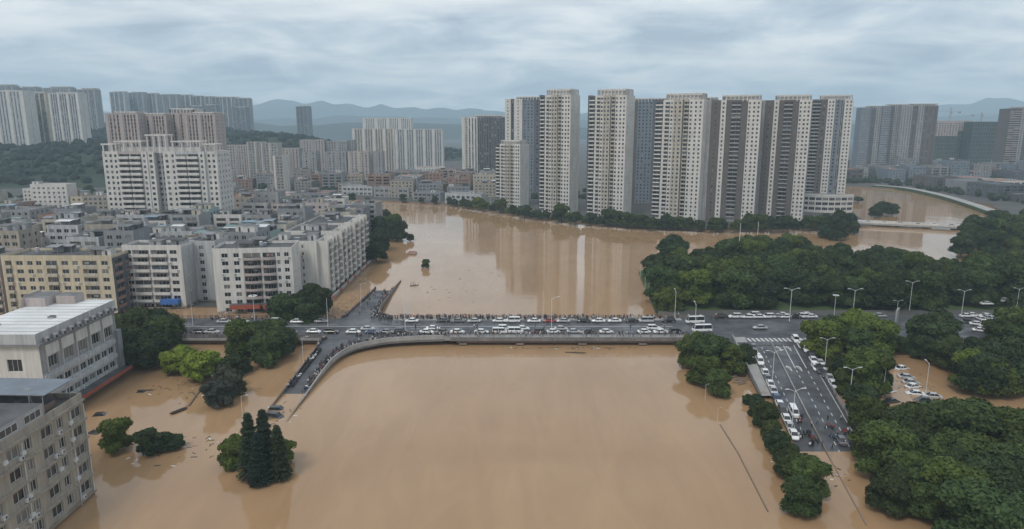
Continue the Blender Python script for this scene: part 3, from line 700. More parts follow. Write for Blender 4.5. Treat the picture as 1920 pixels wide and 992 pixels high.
for i, (a, c, top, Y, wa) in enumerate([(421,462,272,800,W_LGREY),(464,492,266,800,W_CREAM),(490,520,268,790,W_CREAM),(563,608,262,900,W_LGREY),(612,650,265,905,W_LGREY),(652,664,262,910,W_LGREY),(524,560,278,860,W_LGREY),(566,592,284,790,W_LGREY),(610,648,284,800,W_LGREY),(652,690,284,800,W_CREAM),(690,716,284,805,W_LGREY),(512,530,292,690,W_WHITE)]):
    slabrow('apartment_block', ['grey four-bay block at the left end of the mid-rise row','cream block right of the leftmost mid-rise block','cream block with arched top beside the wooded hill','broad grey block in the rear mid-rise row','grey block in the middle of the rear mid-rise row','narrow grey block against the white ribbed blocks','low grey block between cream and broad grey ones','small grey block in the front mid-rise row','grey block in the middle of the front mid-rise row','cream block in the front mid-rise row','grey block at right end of front mid-rise row','narrow white block in front of the mid-rise row'][i], GM, a, c, top, Y, 16, wa, W_LGREY if i % 3 else W_TAN, 2 if c-a > 25 else 1, kind='win')
# ------ twin balconied tower, left middle
H = wz(286, 385)
def twin():
    W, D, rz = 64, 20, 0
    A = {'n':1,'d':1.8,'h':1.25,'bm':W_WHITE}
    bays = [(0,.10,1.5,W_WHITE,'win',{'n':2,'ww':1.3}), (.10,.15,0,W_WHITE,'win',{'n':1,'ww':1.2}), (.15,.25,.4,W_PINK,'balc',A), (.25,.35,.4,W_PINK,'balc',A), (.35,.40,0,W_WHITE,'win',{'n':1,'ww':1.2}), (.40,.455,.6,W_WHITE,'win',{'n':1,'ww':1.6}),
            (.455,.535,3.2,W_LGREY,'strip',{'n':2,'ww':1.4,'gap':1.6,'sp':W_GREY}), (.535,.60,.6,W_WHITE,'win',{'n':1,'ww':1.6}), (.60,.65,0,W_WHITE,'win',{'n':1,'ww':1.2}), (.65,.75,.4,W_COOL,'balc',A), (.75,.85,.4,W_COOL,'balc',A), (.85,.90,0,W_WHITE,'win',{'n':1,'ww':1.2}), (.90,1,1.5,W_WHITE,'win',{'n':2,'ww':1.3})]
    r = tower('balconied_tower', 'wide white twin tower with stacked balconies and roof pergolas behind the roofs', 'tower', None, 303, 284, 385, W, D, 0, bays, 3.0, base=.35, side=(4,1.2,1.4), indiv_b=True)
    zt = wz(284,385)-.35
    for x0, x1, h in ((-24,-10,5),(8,23,5),(-6,4,8.5),(-31,-26,3.5),(26,31,3.5)):
        m = MB(); 
        for x in np.linspace(x0,x1,4 if x1-x0>8 else 2):
            for y in (1.5,9): m.box(x-.3,x+.3,y-.3,y+.3,zt-1,zt+h,W_WHITE)
        m.box(x0-1,x1+1,1,1.8,zt+h,zt+h+.8,W_WHITE); m.box(x0-1,x1+1,8.6,9.4,zt+h,zt+h+.8,W_WHITE)
        for x in np.linspace(x0-.7,x1+.7,6): m.box(x-.2,x+.2,1.8,8.6,zt+h+.1,zt+h+.6,W_WHITE)
        m.build('roof_pergola', r)
    m = MB(); m.box(-22,22,3,15,zt-1,zt+2.4,W_WHITE,ROOF_L); m.build('lift_house', r)
twin()
# ------------------------------------------------------------------ near buildings on the left bank
# --- flat-roofed grey building, long side to the river
B = Bld('market_hall', 'grey flat-roofed building with white roof and ribbon windows at left edge', 'building', (-111.0, 153, -.5))
x0, x1, y1_, hz_ = -19, 0, 31, 20.8
big = [(2.2+5.7*k, 2.2+5.7*k+4.4, [(13.6, 18.6)], .45) for k in range(5)]
B.wall.quad((x1,0,0),(x1,y1_,0),(x1,y1_,3.6),(x1,0,3.6), W_GREY)
B.facade((x1,0),(0,1),(1,0),y1_,3.6,12.6,[(1.5+3.1*k, 1.5+3.1*k+2.6, [(4.6,6.2),(8.6,10.4)], .3) for k in range(9)], W_COOL, indiv=True, style=0)
B.facade((x1,0),(0,1),(1,0),y1_,12.6,20.0,[(c[0]+.5,c[1]-.5,[(13.5,16.2)],.4) for c in big], W_LGREY, indiv=True, style=1, frame=W_WHITE)
for c in big: B.wall.box(x1-.05,x1+.14,c[0]-.15,c[1]+.15,16.5,19.3,W_WHITE); B.wall.box(x1-.05,x1+.3,c[0]-.35,c[0]-.1,12.8,19.4,W_WHITE)
B.facade((x0,0),(1,0),(0,-1),19,0,20.0,[(4,7.5,[(13.5,16.5)],.3),(11,14.5,[(13.5,16.5)],.3)], W_WHITE, indiv=True, style=1)
B.wall.quad((x0,y1_,0),(x0,0,0),(x0,0,20),(x0,y1_,20), W_GREY); B.wall.quad((x1,y1_,0),(x0,y1_,0),(x0,y1_,20),(x1,y1_,20), W_GREY)
r = B.done()
m = MB()
for z in (7.0, 11.2): m.box(x1-.02,x1+.55,.3,y1_-1.6,z,z+1.1,W_COOL)
m.build('parapet_band', r)
m = MB(); m.box(x1-.1,x1+1.0,y1_-1.4,y1_+.6,3.2,14.5,W_GREY); m.build('end_pier', r)
m = MB(); m.box(x0-.4,x1+.9,-.9,y1_+.5,20.0,20.5,W_GREY); m.box(x0-.6,x1+.2,-1.0,y1_+.4,20.5,23.0,W_COOL,ROOF_W); m.build('roof', r)
vent = MB(); vent.lathe((0,0,0),[(.62,0),(.62,.9),(.5,1.1)],W_LGREY,10); vent.box(-.25,.25,-.66,-.5,.1,.7,G_DARK)
vm = vent.mesh('vent_drum')
rf_ = [q for q in r.children if q.name.startswith('roof')][0]
for k in range(10): add('vent_drum', vm, rf_, (x1+1.0, 1.6+3.05*k, 20.5), rad(70))
rib = MB(); rib.box(x0-.55,x1+.15,-.03,.03,0,.07,W_LGREY); ribm = rib.mesh('roof_seam')
for k in range(11): add('roof_seam', ribm, rf_, (0,1.2+2.85*k,23.0))
hm2 = MB(); hm2.box(-.7,.7,-.7,.7,0,.5,W_LGREY,ROOF); hmm = hm2.mesh('roof_hatch')
for xx, yy in ((-14,6),(-5,13)): add('roof_hatch', hmm, rf_, (xx,yy,23.0))
m = MB(); m.box(x1+.0,x1+3.0,-.5,y1_+.3,3.55,3.75,ROOF); m.box(x1+3.0,x1+3.15,-.5,y1_+.3,3.0,3.9,RED); m.build('canopy', r)
m = MB(); m.poly([(x0-.5,22,23.01),(x0-.5,y1_,23.01),(x0-.5,y1_,26),(x0-.5,24,26)],W_PINK); m.box(x0-1,x0+5,24,y1_+.2,23.0,25.4,W_PINK,ROOF_L); m.box(x0+6,x0+11,27,y1_+.2,23.0,25.2,W_TAN,ROOF_L); m.build('lift_house', r)

# --- nearest building, bottom left corner
B = Bld('corner_block', 'beige tiled block with rooftop sheds in the bottom left corner', 'building', (-81.0, 92, -.5))
yl = 29; H = 20.2; fh = 3.75
R = rows(5, fh, 1.2, 1.0, 2.0)
cols = []
for k in range(7): cols.append((.9+4.1*k, .9+4.1*k+(1.6 if k % 2 else 2.8), R, .35))
B.facade((0,0),(0,1),(1,0),yl,0,H,cols,W_BEIGE,indiv=True,style=0)
B.facade((-26,0),(1,0),(0,-1),26,0,H,wins(26,7,1.8,R,.8,.25),W_BEIGE,indiv=False)
B.wall.quad((0,yl,0),(-26,yl,0),(-26,yl,H),(0,yl,H),W_BEIGE); B.wall.quad((-26,yl,0),(-26,0,0),(-26,0,H),(-26,yl,H),W_BEIGE)
B.wall.quad((-26,0,H-.02),(0,0,H-.02),(0,yl,H-.02),(-26,yl,H-.02),ROOF)
r = B.done()
m = MB(); m.box(-.3,.0,0,yl,H,H+1.1,W_BEIGE); m.box(-26,-.3,yl-.3,yl,H,H+1.1,W_BEIGE); m.box(-26,-.3,0,.3,H,H+1.1,W_BEIGE); m.build('parapet', r)
m = MB()
for k in range(0, 6): m.box(0,.45,0,yl+.1,1.2+k*fh-.15,1.2+k*fh+.15,W_BEIGE)
m.build('floor_ledge', r)
ac = MB(); ac.box(-.45,.45,-.4,0,0,.65,FRAME_W); ac.lathe((0,-.42,.33),[(.0,0)],G_DARK,3); acm = ac.mesh('air_conditioner')
for k in range(14):
    add('air_conditioner', acm, r, (0.02, 4.2+random.randint(0,5)*4.1, 1.6+fh*random.randint(1,4)+random.uniform(0,.9)), rad(90))
pd = MB(); pd.tube((.2,0,0),(.2,0,H-1),.09,.09,FRAME_W,6); pdm = pd.mesh('drain_pipe')
for yy in (.5, 12.3, 24.8, yl-.2): add('drain_pipe', pdm, r, (0, yy, 0))
# rooftop: metal canopy, sheds, windowed room, tanks
m = MB(); m.poly([(-24,20,H+4.6),(-.6,20,H+4.2),(-.6,28,H+4.2),(-24,28,H+4.6)],W_BLUEG); m.poly([(-24,28,H+4.5),(-.6,28,H+4.1),(-.6,20,H+4.1),(-24,20,H+4.5)],STEEL)
for xx in (-23,-16,-9,-1.2):
    for yy in (20.4,27.6): m.tube((xx,yy,H),(xx,yy,H+4.2),.07,.07,STEEL,5)
m.build('roof_canopy', r)
R2 = [(1.0,2.4)]
B2 = MB()
m = MB(); m.box(-8.5,-.02,7.5,18.6,H+1.1,H+3.4,W_ASH,ROOF); m.box(-8.5,-.32,7.5,18.6,H,H+1.1,W_ASH); m.build('roof_room', r)
wm_ = window_mesh(4.0,1.4,FRAME_W,1,G_MID)
for yy in (10.2, 15.8): add('window', wm_, r, (.0,yy,H+1.5), rad(90))
for i_,(xx,yy) in enumerate([(-5,20.5),(-12,14)]):
    m = MB(); m.tube((-1.8,0,1.3),(1.8,0,1.3),.32,.32,FRAME_W,10); m.tube((-1.6,.1,0),(-1.6,0,1.2),.05,.05,STEEL,5); m.tube((1.6,.1,0),(1.6,0,1.2),.05,.05,STEEL,5)
    m.poly([(-1.5,-1.6,.3),(1.5,-1.6,.3),(1.5,-.1,1.2),(-1.5,-.1,1.2)],G_BLUE); m.build('solar_heater', r, loc=(xx,yy,H+ (0 if i_==0 else 0)))
m = MB(); m.tube((0,0,0),(0,0,5.6),.05,.04,STEEL,5); m.tube((-.8,.5,0),(0,0,4.6),.03,.03,STEEL,4); m.tube((.8,.5,0),(0,0,4.6),.03,.03,STEEL,4); m.box(-.5,.5,-.04,.04,5.2,5.5,STEEL); m.build('antenna_mast', r, loc=(-3.2,20,H))
m = MB(); m.lathe((0,0,.6),[(.5,0),(.55,.2),(.5,1.1),(.1,1.3)],STEEL,12); m.build('water_tank', r, loc=(-8,16.5,H))
for xx, yy, a, c, h, mm in [(-18,8,4,4,2.6,W_GREY),(-12.5,22.5,3,2.2,2.4,W_DARK),(-20,24,2.5,2.5,2.6,W_GREY),(-5,23.5,2.4,1.8,1.4,W_BRICK)]:
    m = MB(); m.box(-a,a,-c,c,0,h,mm,ROOF); m.box(-a-.25,a+.25,-c-.25,c+.25,h,h+.12,ROOF); m.build('roof_shed', r, loc=(xx,yy,H))
# small house left-hand strip of the same corner
B = Bld('annex_block', 'grey annex in front of the beige tiled block at the picture corner', 'building', (-86.5, 84, -.5))
B.volume(-14,0,0,7.8,0,17.5,W_ASH,ROOF,.9,right=wins(7.8,2,1.8,rows(5,3.3,0,1,1.6)),front=wins(14,4,1.8,rows(5,3.3,0,1,1.6)),kw={'indiv':True}); B.done()

# --- yellow and cream block
def _unused(): pass
def block(name, label, x0w, x1w, Y, D, floors, fh, wall, fn, rz=0, base=-.4, right=None, group=None, roofn=5, rw=None, kw=None, left=None):
    W = x1w-x0w; H = floors*fh+.5
    B = Bld(name, label, 'apartment block', ((x0w+x1w)/2, Y, base), rad(rz), group)
    R = rows(floors, fh, 0, .95, 1.6)
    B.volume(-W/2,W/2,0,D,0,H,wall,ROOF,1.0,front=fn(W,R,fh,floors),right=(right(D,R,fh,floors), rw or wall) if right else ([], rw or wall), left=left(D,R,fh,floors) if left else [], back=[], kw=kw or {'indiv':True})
    r = B.done(); roof_bits(r,-W/2,W/2,0,D,H,roofn); return r, H
def cols_spec(spec):
    """spec: (f0,f1,kind) kind w=window column, b=balcony column, o=open loggia"""
    def fn(W, R, fh, floors):
        cols = []
        for f0, f1, k, *mt in spec:
            a, c = f0*W, f1*W
            if k == 'w': cols.append((a, c, R, .22))
            else:
                RR = rows(floors, fh, 0, .15, fh*.80)
                bm_ = mt[0] if mt else W_WHITE
                cols.append((a, c, RR, 1.4, None, {'recess':1, 'balc': ((.9,1.0,bm_,0) if k == 'b' else (1.9,.9,bm_,2) if k == 'c' else (.12,.95,bm_,0))}))
        return cols
    return fn
xa, xb = wx(18,247), wx(222,247)
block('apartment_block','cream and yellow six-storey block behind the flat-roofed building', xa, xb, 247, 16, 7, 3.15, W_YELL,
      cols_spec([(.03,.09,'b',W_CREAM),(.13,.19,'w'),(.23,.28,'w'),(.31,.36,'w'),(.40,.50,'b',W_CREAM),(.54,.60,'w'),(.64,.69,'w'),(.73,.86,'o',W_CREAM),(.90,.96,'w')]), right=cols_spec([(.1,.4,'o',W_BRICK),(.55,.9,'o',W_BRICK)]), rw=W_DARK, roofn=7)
block('apartment_block','pale pink block at the left picture edge beside the yellow block', wx(-60,250), wx(12,250), 250, 14, 7, 3.1, W_PINK, cols_spec([(.1,.25,'w'),(.35,.5,'w'),(.6,.75,'w'),(.82,.97,'b',W_CREAM)]), roofn=4)
# --- riverside white blocks
xa, xb = wx(241,258), wx(350,258)
r, H = block('apartment_block','white block with paired pink balconies above the blue awning', xa, xb, 258, 12, 8, 3.0, W_WHITE,
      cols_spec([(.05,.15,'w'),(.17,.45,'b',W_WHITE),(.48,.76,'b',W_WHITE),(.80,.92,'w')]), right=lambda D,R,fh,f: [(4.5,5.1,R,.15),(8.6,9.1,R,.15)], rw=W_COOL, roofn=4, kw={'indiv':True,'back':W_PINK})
m = MB(); m.box(2.5,9.5,-2.6,-.05,2.6,4.4,BLUE); m.build('awning', r)
m = MB(); m.box(-8,2.2,-1.8,-.05,2.9,3.2,ROOF_L); m.build('porch_roof', r)
block('apartment_block','plain white wall block between the two balconied fronts', wx(357,268), wx(412,268), 268, 14, 8, 3.0, W_COOL, cols_spec([(.45,.6,'w'),(.9,.98,'w')]), rw=W_COOL, roofn=2)
xa, xb = wx(411,252), wx(552,252)
r, H = block('apartment_block','white block with a bowed stack of brown balconies and red shop banner', xa, xb, 252, 16, 8, 3.0, W_WHITE,
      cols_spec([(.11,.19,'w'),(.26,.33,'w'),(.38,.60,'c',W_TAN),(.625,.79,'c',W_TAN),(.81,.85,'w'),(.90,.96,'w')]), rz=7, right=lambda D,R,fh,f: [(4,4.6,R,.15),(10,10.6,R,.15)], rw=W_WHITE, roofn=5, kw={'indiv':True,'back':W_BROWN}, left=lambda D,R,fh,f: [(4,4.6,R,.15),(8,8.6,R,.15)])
m = MB(); m.box(-9,2,-2.6,-2.45,2.5,4.2,RED); m.box(3,11,-2.6,-2.45,2.4,4.1,RED); m.box(-9.2,11.2,-2.45,-.05,4.1,4.25,ROOF); m.build('shop_banner', r)
# stepped terrace along the river
ys = [(273,22,23.6),(296.5,24,24.2),(322,30,24.0)]
for i, (yy, ln, hh) in enumerate(ys):
    Wt = 24; xr = -75.5
    fh = hh/8; R = rows(8, fh, 0, .9, 1.5)
    B = Bld('terrace_block', ['white stepped terrace block nearest the road, facing the river','middle white stepped terrace block facing the river with stacked balconies','farthest white stepped terrace block facing the river by the trees'][i], 'apartment block', (xr, yy, -.4), 0, 'white stepped terrace facing the river')
    RB = rows(8, fh, 0, .15, fh*.8)
    def rb(a, c): return (a, c, RB, 1.3, None, {'recess':1,'balc':(1.3,.95,W_WHITE,2)})
    B.volume(-Wt,-4 if i == 0 else -3.5,0,ln,0,hh,W_WHITE,ROOF,1.0,front=[(2,4.6,RB,.9),(9.5,10.3,R,.2),(14,14.8,R,.2)] if i == 0 else [(16,17,R,.2)],right=[],kw={'indiv':True})
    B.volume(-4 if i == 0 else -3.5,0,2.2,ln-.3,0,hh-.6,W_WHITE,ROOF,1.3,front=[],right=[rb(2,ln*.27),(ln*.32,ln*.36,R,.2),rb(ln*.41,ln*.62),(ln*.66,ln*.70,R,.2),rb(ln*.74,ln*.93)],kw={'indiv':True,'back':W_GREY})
    r = B.done()
    for k in range(3):
        m = MB(); yk = 2.5+ln*(.30+.24*k); m.box(-3.2,.9,yk-.15,yk+.15,hh-4,hh+1.8,W_WHITE); m.build('fin_wall', r)
    roof_bits(r,-Wt,-4,2,ln,hh,6)
m = MB()
for k in range(27):
    y = 268+3.3*k; m.box(-73.5,-72.8,y,y+3.1,.9,2.1,CONC if k % 4 else RED)
for k in range(14): m.tube((-73.1,268+6.6*k,-1),(-73.1,268+6.6*k,.95),.12,.12,CONC,5)
q = m.build('river_parapet'); tag(q,'pale parapet with orange-red panels along the foot of the stepped terrace','parapet')

# ------------------------------------------------------------------ crowded town blocks
FOOT = [(-100,-72,268,356),(-170,-75,248,283),(-236,-160,378,410),(-205,-140,243,267),(-260,-176,570,650)]
OCC = []
PAL = [(W_WHITE,'white'),(W_COOL,'pale'),(W_CREAM,'cream'),(W_YELL,'yellowish'),(W_LGREY,'light grey'),(W_GREY,'grey'),(W_PINK,'pinkish'),(W_BEIGE,'beige'),(W_TEAL,'teal'),(W_BRICK,'rust'),(W_CONC,'bare concrete')]
NUMW = {2:'two',3:'three',4:'four',5:'five',6:'six',7:'seven',8:'eight',9:'nine'}
def house(x, y, W, D, floors, wall, cname, place, group, rz=0, base=.35, fh=3.1, bits=3, roofm=None, indivroof=True):
    B = Bld('town_house', f'{cname} {NUMW[floors]}-storey house {place}', 'house', (x, y, base), rad(rz), group)
    H = floors*fh+.3; R = rows(floors, fh, 0, .9, 1.5)
    nf = max(2, int(W/3.4)); nr = max(1, int(D/4.2)); style = random.random()
    if style < .35:
        RB = rows(floors, fh, 0, .15, fh*.75); f = wins(W, max(1,nf//2), W/max(1,nf//2)*.7, RB, .4, 1.0)
        f = [(*c[:4], None, {'balc': (.7,.9,wall,0)}) for c in f]
    else: f = wins(W, nf, random.choice([1.4,1.7,2.1]), R, .5, .2)
    rs = wins(D, nr, 1.2, R, .8, .2) if random.random() < .6 else []
    B.volume(-W/2,W/2,0,D,0,H,wall,roofm or random.choice([ROOF,ROOF,ROOF_L,ROOF_R]),random.choice([.5,.9,1.1]),front=f,right=rs,left=rs)
    r = B.done(); roof_bits(r,-W/2,W/2,0,D,H,bits); return r
def free(x, y, W, D):
    for a, c, d, e_ in FOOT:
        if x+W/2 > a and x-W/2 < c and y+D > d and y < e_: return False
    return True
def fill(xr, yr, px_, py_, fl, place, group, pal, bits, rot=4, base=.35, cond=None, size=(.72,.9), skip=.06):
    y = yr[0]; n = 0
    while y < yr[1]:
        x = xr[0]+random.uniform(0, px_*.4)
        while x < xr[1]:
            W = px_*random.uniform(*size); D = py_*random.uniform(.62,.8); xx = x+random.uniform(-1,1); yy = y+random.uniform(-2,2)
            if abs(xx) < .80*yy+20 and free(xx,yy,W,D) and random.random() > skip and (not cond or cond(xx,yy)):
                wl, cn = random.choice(pal); house(xx,yy,W,D,random.randint(*fl),wl,cn,place,group,random.uniform(-rot,rot),base,bits=bits); n += 1
            x += px_
        y += py_
    return n
cnt = {}
P_W = [PAL[0],PAL[1],PAL[4],PAL[5],PAL[2],PAL[8],PAL[7]]
P_D = [(W_GREY,'grey'),(W_DARK,'dark grey'),(W_BLUEG,'blue-grey'),(W_BROWN,'brown'),(W_CONC,'bare concrete'),(W_LGREY,'light grey')]
P_G = [PAL[4],PAL[5],PAL[5],PAL[10],PAL[0],PAL[2],PAL[7],PAL[7],PAL[9]]
cnt['J'] = fill((-330,-160),(655,770),26,28,(3,6),'in front of the mid-rise blocks','houses before the mid-rise blocks',P_G,2,6,base=1.2,cond=lambda x,y: y > 705-(x+160)*.3)
cnt['A'] = fill((-238,-102),(286,370),17,19,(6,8),'behind the river terrace','roof-cluttered houses behind the terrace',P_W,5,2)
cnt['B'] = fill((-420,-215),(288,372),19,21,(5,7),'in the old quarter at left','old quarter at the left edge',PAL+P_G,3,8)
cnt['C'] = fill((-520,-245),(384,560),26,28,(3,6),'below the wooded hill','low town below the wooded hill',PAL+P_G,2,8,skip=.22)
cnt['D'] = fill((-160,-96),(374,470),20,24,(5,7),'near the river bend','houses near the river bend',PAL[:8],3,6,cond=lambda x,y: x < -95-(y-455)*.8 if y > 455 else True)
cnt['E'] = fill((-236,-130),(430,600),24,27,(4,7),'behind the twin tower','houses behind the twin tower',P_G,2,6,cond=lambda x,y: x < -100-(y-440)*.62)
cnt['F'] = fill((-250,30),(668,790),27,30,(3,6),'in the town across the river','low town across the river',P_G,2,6,base=1.2,cond=lambda x,y: y > 655-.75*(x+110) and x < 900 and (x < -40 or y > 600))
cnt['G'] = fill((-150,40),(800,940),34,36,(3,5),'left of the dark striped tower','hazy town left of the striped tower',P_G,1,6,base=1.2,skip=.25)
cnt['H'] = fill((390,800),(842,940),26,40,(3,8),'below the netted towers','streets below the netted towers',P_D,1,6,base=1.2,skip=.2)
cnt['I'] = fill((400,620),(560,800),34,48,(2,4),'beside the curving embankment road','houses by the embankment road',P_D+[PAL[0]],1,10,base=1.1,cond=lambda x,y: x > 470,skip=.2)
print('houses', cnt, sum(cnt.values()))
# bank-side low buildings across the river
for i, (a, c, top, Y, wl, nm) in enumerate([(772,828,362,640,W_GREY,'grey'),(700,768,352,668,W_LGREY,'light grey'),(640,700,350,690,W_COOL,'pale'),(832,905,364,610,W_COOL,'pale flat-roofed')]):
    W = wx(c,Y)-wx(a,Y); H = wz(top,Y)-1.2
    B = Bld('shop_row', nm+' low shop row on the far river bank, '+ORD[[2,1,0,3][i]]+' from left', 'building', (wx((a+c)/2,Y), Y, 1.2), rad(-18 if i in (0,3) else -10), 'low rows on the far bank')
    f = max(1,int(H/3.4)); B.volume(-W/2,W/2,0,12,0,H,wl,ROOF_L,.7,front=wins(W,int(W/4.5),3.0,rows(f,H/f,0,.7,1.9)),right=[],left=[]); r=B.done(); roof_bits(r,-W/2,W/2,0,12,H,2)
# white gateway / low white blocks by the twin tower
block('apartment_block','white four-storey school block on the slope left of the twin tower', wx(127,560), wx(190,560), 520, 12, 5, 3.4, W_WHITE, lambda W,R,fh,f: wins(W,7,1.6,R), base=8, roofn=1, kw={})
block('apartment_block','long low white terrace with arched bays right of the twin tower', wx(412,480), wx(500,480), 480, 10, 3, 3.2, W_WHITE, lambda W,R,fh,f: wins(W,9,1.8,R), base=6, roofn=1, kw={})
block('apartment_block','bare grey seven-storey block right of the twin tower', wx(488,430), wx(532,430), 425, 14, 9, 3.1, W_LGREY, lambda W,R,fh,f: wins(W,3,1.2,R), base=.35, roofn=2, kw={}, right=lambda D,R,fh,f: wins(D,2,1.0,R))
# ------------------------------------------------------------------ bridge, ramps and roads
DZ = 2.6
def ribbon(m, pairs, zs, mat_, thick=0, side=None):
    for k in range(len(pairs)-1):
        (a, b_), (c, d) = pairs[k], pairs[k+1]; z0, z1 = zs[k], zs[k+1]
        m.quad((*a,z0),(*b_,z0),(*d,z1),(*c,z1), mat_)
        if thick:
            s_ = side or mat_
            m.quad((*b_,z0-thick),(*d,z1-thick),(*d,z1),(*b_,z0), s_); m.quad((*c,z1-thick),(*a,z0-thick),(*a,z0),(*c,z1), s_)
            m.quad((*b_,z0-thick),(*a,z0-thick),(*c,z1-thick),(*d,z1-thick), s_)
def smooth_pairs(pairs, zs, n=6):
    P, Z = [], []
    def cr(a,b_,c,d,t): return .5*((2*b_)+(-a+c)*t+(2*a-5*b_+4*c-d)*t*t+(-a+3*b_-3*c+d)*t**3)
    K = len(pairs)
    for k in range(K-1):
        i0, i1, i2, i3 = max(k-1,0), k, k+1, min(k+2,K-1)
        for q in range(n):
            t = q/n
            P.append(tuple(tuple(cr(pairs[i0][e_][j],pairs[i1][e_][j],pairs[i2][e_][j],pairs[i3][e_][j],t) for j in (0,1)) for e_ in (0,1)))
            Z.append(cr(zs[i0],zs[i1],zs[i2],zs[i3],t))
    P.append(pairs[-1]); Z.append(zs[-1]); return P, Z
def railing(pts, name, parent, h=1.1, step=2.0, mat_=RAIL, solid=False):
    m = MB(); mp_ = MB()
    for a, c in zip(pts, pts[1:]):
        a = Vector(a); c = Vector(c); ln = (c-a).length
        if solid: m.beam(a, c, .25, h, mat_)
        else:
            for zz_ in (h-.1, h*.55, .18): m.beam(a+Vector((0,0,zz_)), c+Vector((0,0,zz_)), .10, .09, mat_)
            k = max(1, int(ln/step))
            for q in range(k+1):
                p = a+(c-a)*(q/k); mp_.box(p.x-.09,p.x+.09,p.y-.09,p.y+.09,p.z,p.z+h+.05,mat_)
            kk = max(1, int(ln/.35))
            for q in range(kk):
                p = a+(c-a)*((q+.5)/kk); mp_.tube((p.x,p.y,p.z+.18),(p.x,p.y,p.z+h-.1),.025,.025,mat_,3,False)
    o = m.build(name, parent)
    if mp_.f: mp_.build(name+'_posts', parent, kind='stuff')
    return o
br = tag(empty('river_bridge', (0, 212, 0)), 'flat concrete road bridge across the flooded river, lined with people and cars', 'bridge')
def part(m, name, par=br): 
    m.v = [(x, y-212, z) for (x,y,z) in m.v]; return m.build(name, par)
m = MB(); m.box(-150,64,212,235,DZ-.9,DZ,CONC,ASPH2); part(m,'deck')
m = MB(); m.box(-22,64,212.0,214.6,DZ+.004,DZ+.16,CONC); part(m,'pavement'); m = MB(); m.box(-42,60,232.2,235,DZ+.004,DZ+.16,CONC); part(m,'pavement')
m = MB(); m.box(-20,64,211.6,211.995,DZ-1.0,DZ+.2,CONC_D); part(m,'edge_beam')
m = MB(); m.box(-150,-62,213.0,214.0,DZ-2.2,DZ-.9,MUDW); m.box(-18,63,212.3,213.5,DZ-1.9,DZ-.91,MUDW); m.box(-18,63,218,219,DZ-1.9,DZ-.91,MUDW); part(m,'girder')
for px in (868, 975, 1092, 1205):
    x = wx(px,212); m = MB()
    m.box(x-1.3,x+1.3,211.7,234.8,DZ-2.3,DZ-1.91,CONC); 
    for yy in (213.2,219,226,233): m.tube((x,yy,-3),(x,yy,DZ-2.3),.55,.55,CONC,10)
    part(m,'pier')
for px in (400,480,560,690,745):
    x = wx(px,216); m = MB(); m.box(x-.8,x+.8,214.4,234.4,-3,DZ-.91,CONC_D); part(m,'pier')
# lane paint on the deck
dm = MB(); dm.quad((-1.5,-.08,0),(1.5,-.08,0),(1.5,.08,0),(-1.5,.08,0),PAINT); dmesh = dm.mesh('lane_dash')
for yy in (219.2, 222.6, 227.6):
    for k in range(24): add('lane_dash', dmesh, br, (-112+7.2*k, yy-212, DZ+.006))
m = MB(); m.quad((-118,224.9,DZ+.006),(55,224.9,DZ+.006),(55,225.25,DZ+.006),(-118,225.25,DZ+.006),PAINT); part(m,'centre_line')
m = MB(); m.poly([(53.4,216,DZ+.007),(54.0,216,DZ+.007),(50.4,224.8,DZ+.007),(49.8,224.8,DZ+.007)],PAINT); part(m,'stop_line')
# median fence
# railings
def rpart(pts, name, **k): return railing([(x,y-212,z) for x,y,z in pts], name, br, **k)
rpart([(-21,211.9,DZ+.16),(24,211.9,DZ+.16),(63,211.9,DZ+.16)],'railing', h=1.15)
rpart([(-43,235.1,DZ),(10,235.1,DZ),(55,235.1,DZ)],'railing', mat_=MUDW)
rpart([(-150,212.1,DZ),(-62,212.1,DZ)],'railing', mat_=MUDW); rpart([(-150,235.1,DZ),(-61,235.1,DZ)],'railing', mat_=MUDW)
# near ramp sweeping down to the flooded riverside road
pairs = [((-61,128),(-54.4,128)),((-61,152),(-54.4,152)),((-61,171),(-54.2,171)),((-60.8,186),(-53.8,185)),((-60.6,196),(-52.9,194.5)),((-60.8,203.5),(-49.6,202.6)),((-61.5,208.5),(-42.5,208.2)),((-61.2,210.6),(-34,210.7)),((-61,211.99),(-22,211.99))]
zs = [-2.6,-1.15,-.02,.95,1.6,2.15,2.42,2.52,2.58]
RP, RZ = smooth_pairs(pairs, zs)
rm = tag(empty('riverside_ramp', (-58, 171, 0)), 'curved ramp running down from the bridge into the brown water, near side', 'ramp', 'ramps of the riverside road')
def rampart(m, name, par, o=(-58,171)):
    m.v = [(x-o[0], y-o[1], z) for x,y,z in m.v]; return m.build(name, par)
m = MB(); ribbon(m, RP, RZ, ASPH2, 1.1, CONC_D); rampart(m,'carriageway',rm)
K0 = 3
m = MB()
for k in range(K0, len(RP)-1): m.beam((*RP[k][1],RZ[k]-.4),(*RP[k+1][1],RZ[k+1]-.4),.35,1.45,CONC)
m2 = MB()
for k in range(K0, len(RP)-4): m2.beam((*RP[k][0],RZ[k]-.3),(*RP[k+1][0],RZ[k+1]-.3),.3,1.25,CONC_D)
rampart(m,'parapet',rm); rampart(m2,'parapet',rm)
pairs2 = [((-61,235.01),(-42,235.01)),((-60,240),(-47.5,240)),((-59.8,252),(-50,251)),((-59.8,270),(-50.6,270)),((-59.8,288),(-51,288)),((-59.8,312),(-51,312))]
zs2 = [2.58,2.4,1.9,.95,-.02,-1.3]
RP2, RZ2 = smooth_pairs(pairs2, zs2)
rm2 = tag(empty('riverside_ramp', (-55, 288, 0)), 'short ramp running from the back of the bridge into the water, far side', 'ramp', 'ramps of the riverside road')
m = MB(); ribbon(m, RP2, RZ2, ASPH2, 1.1, CONC_D); rampart(m,'carriageway',rm2,(-55,288))
m = MB()
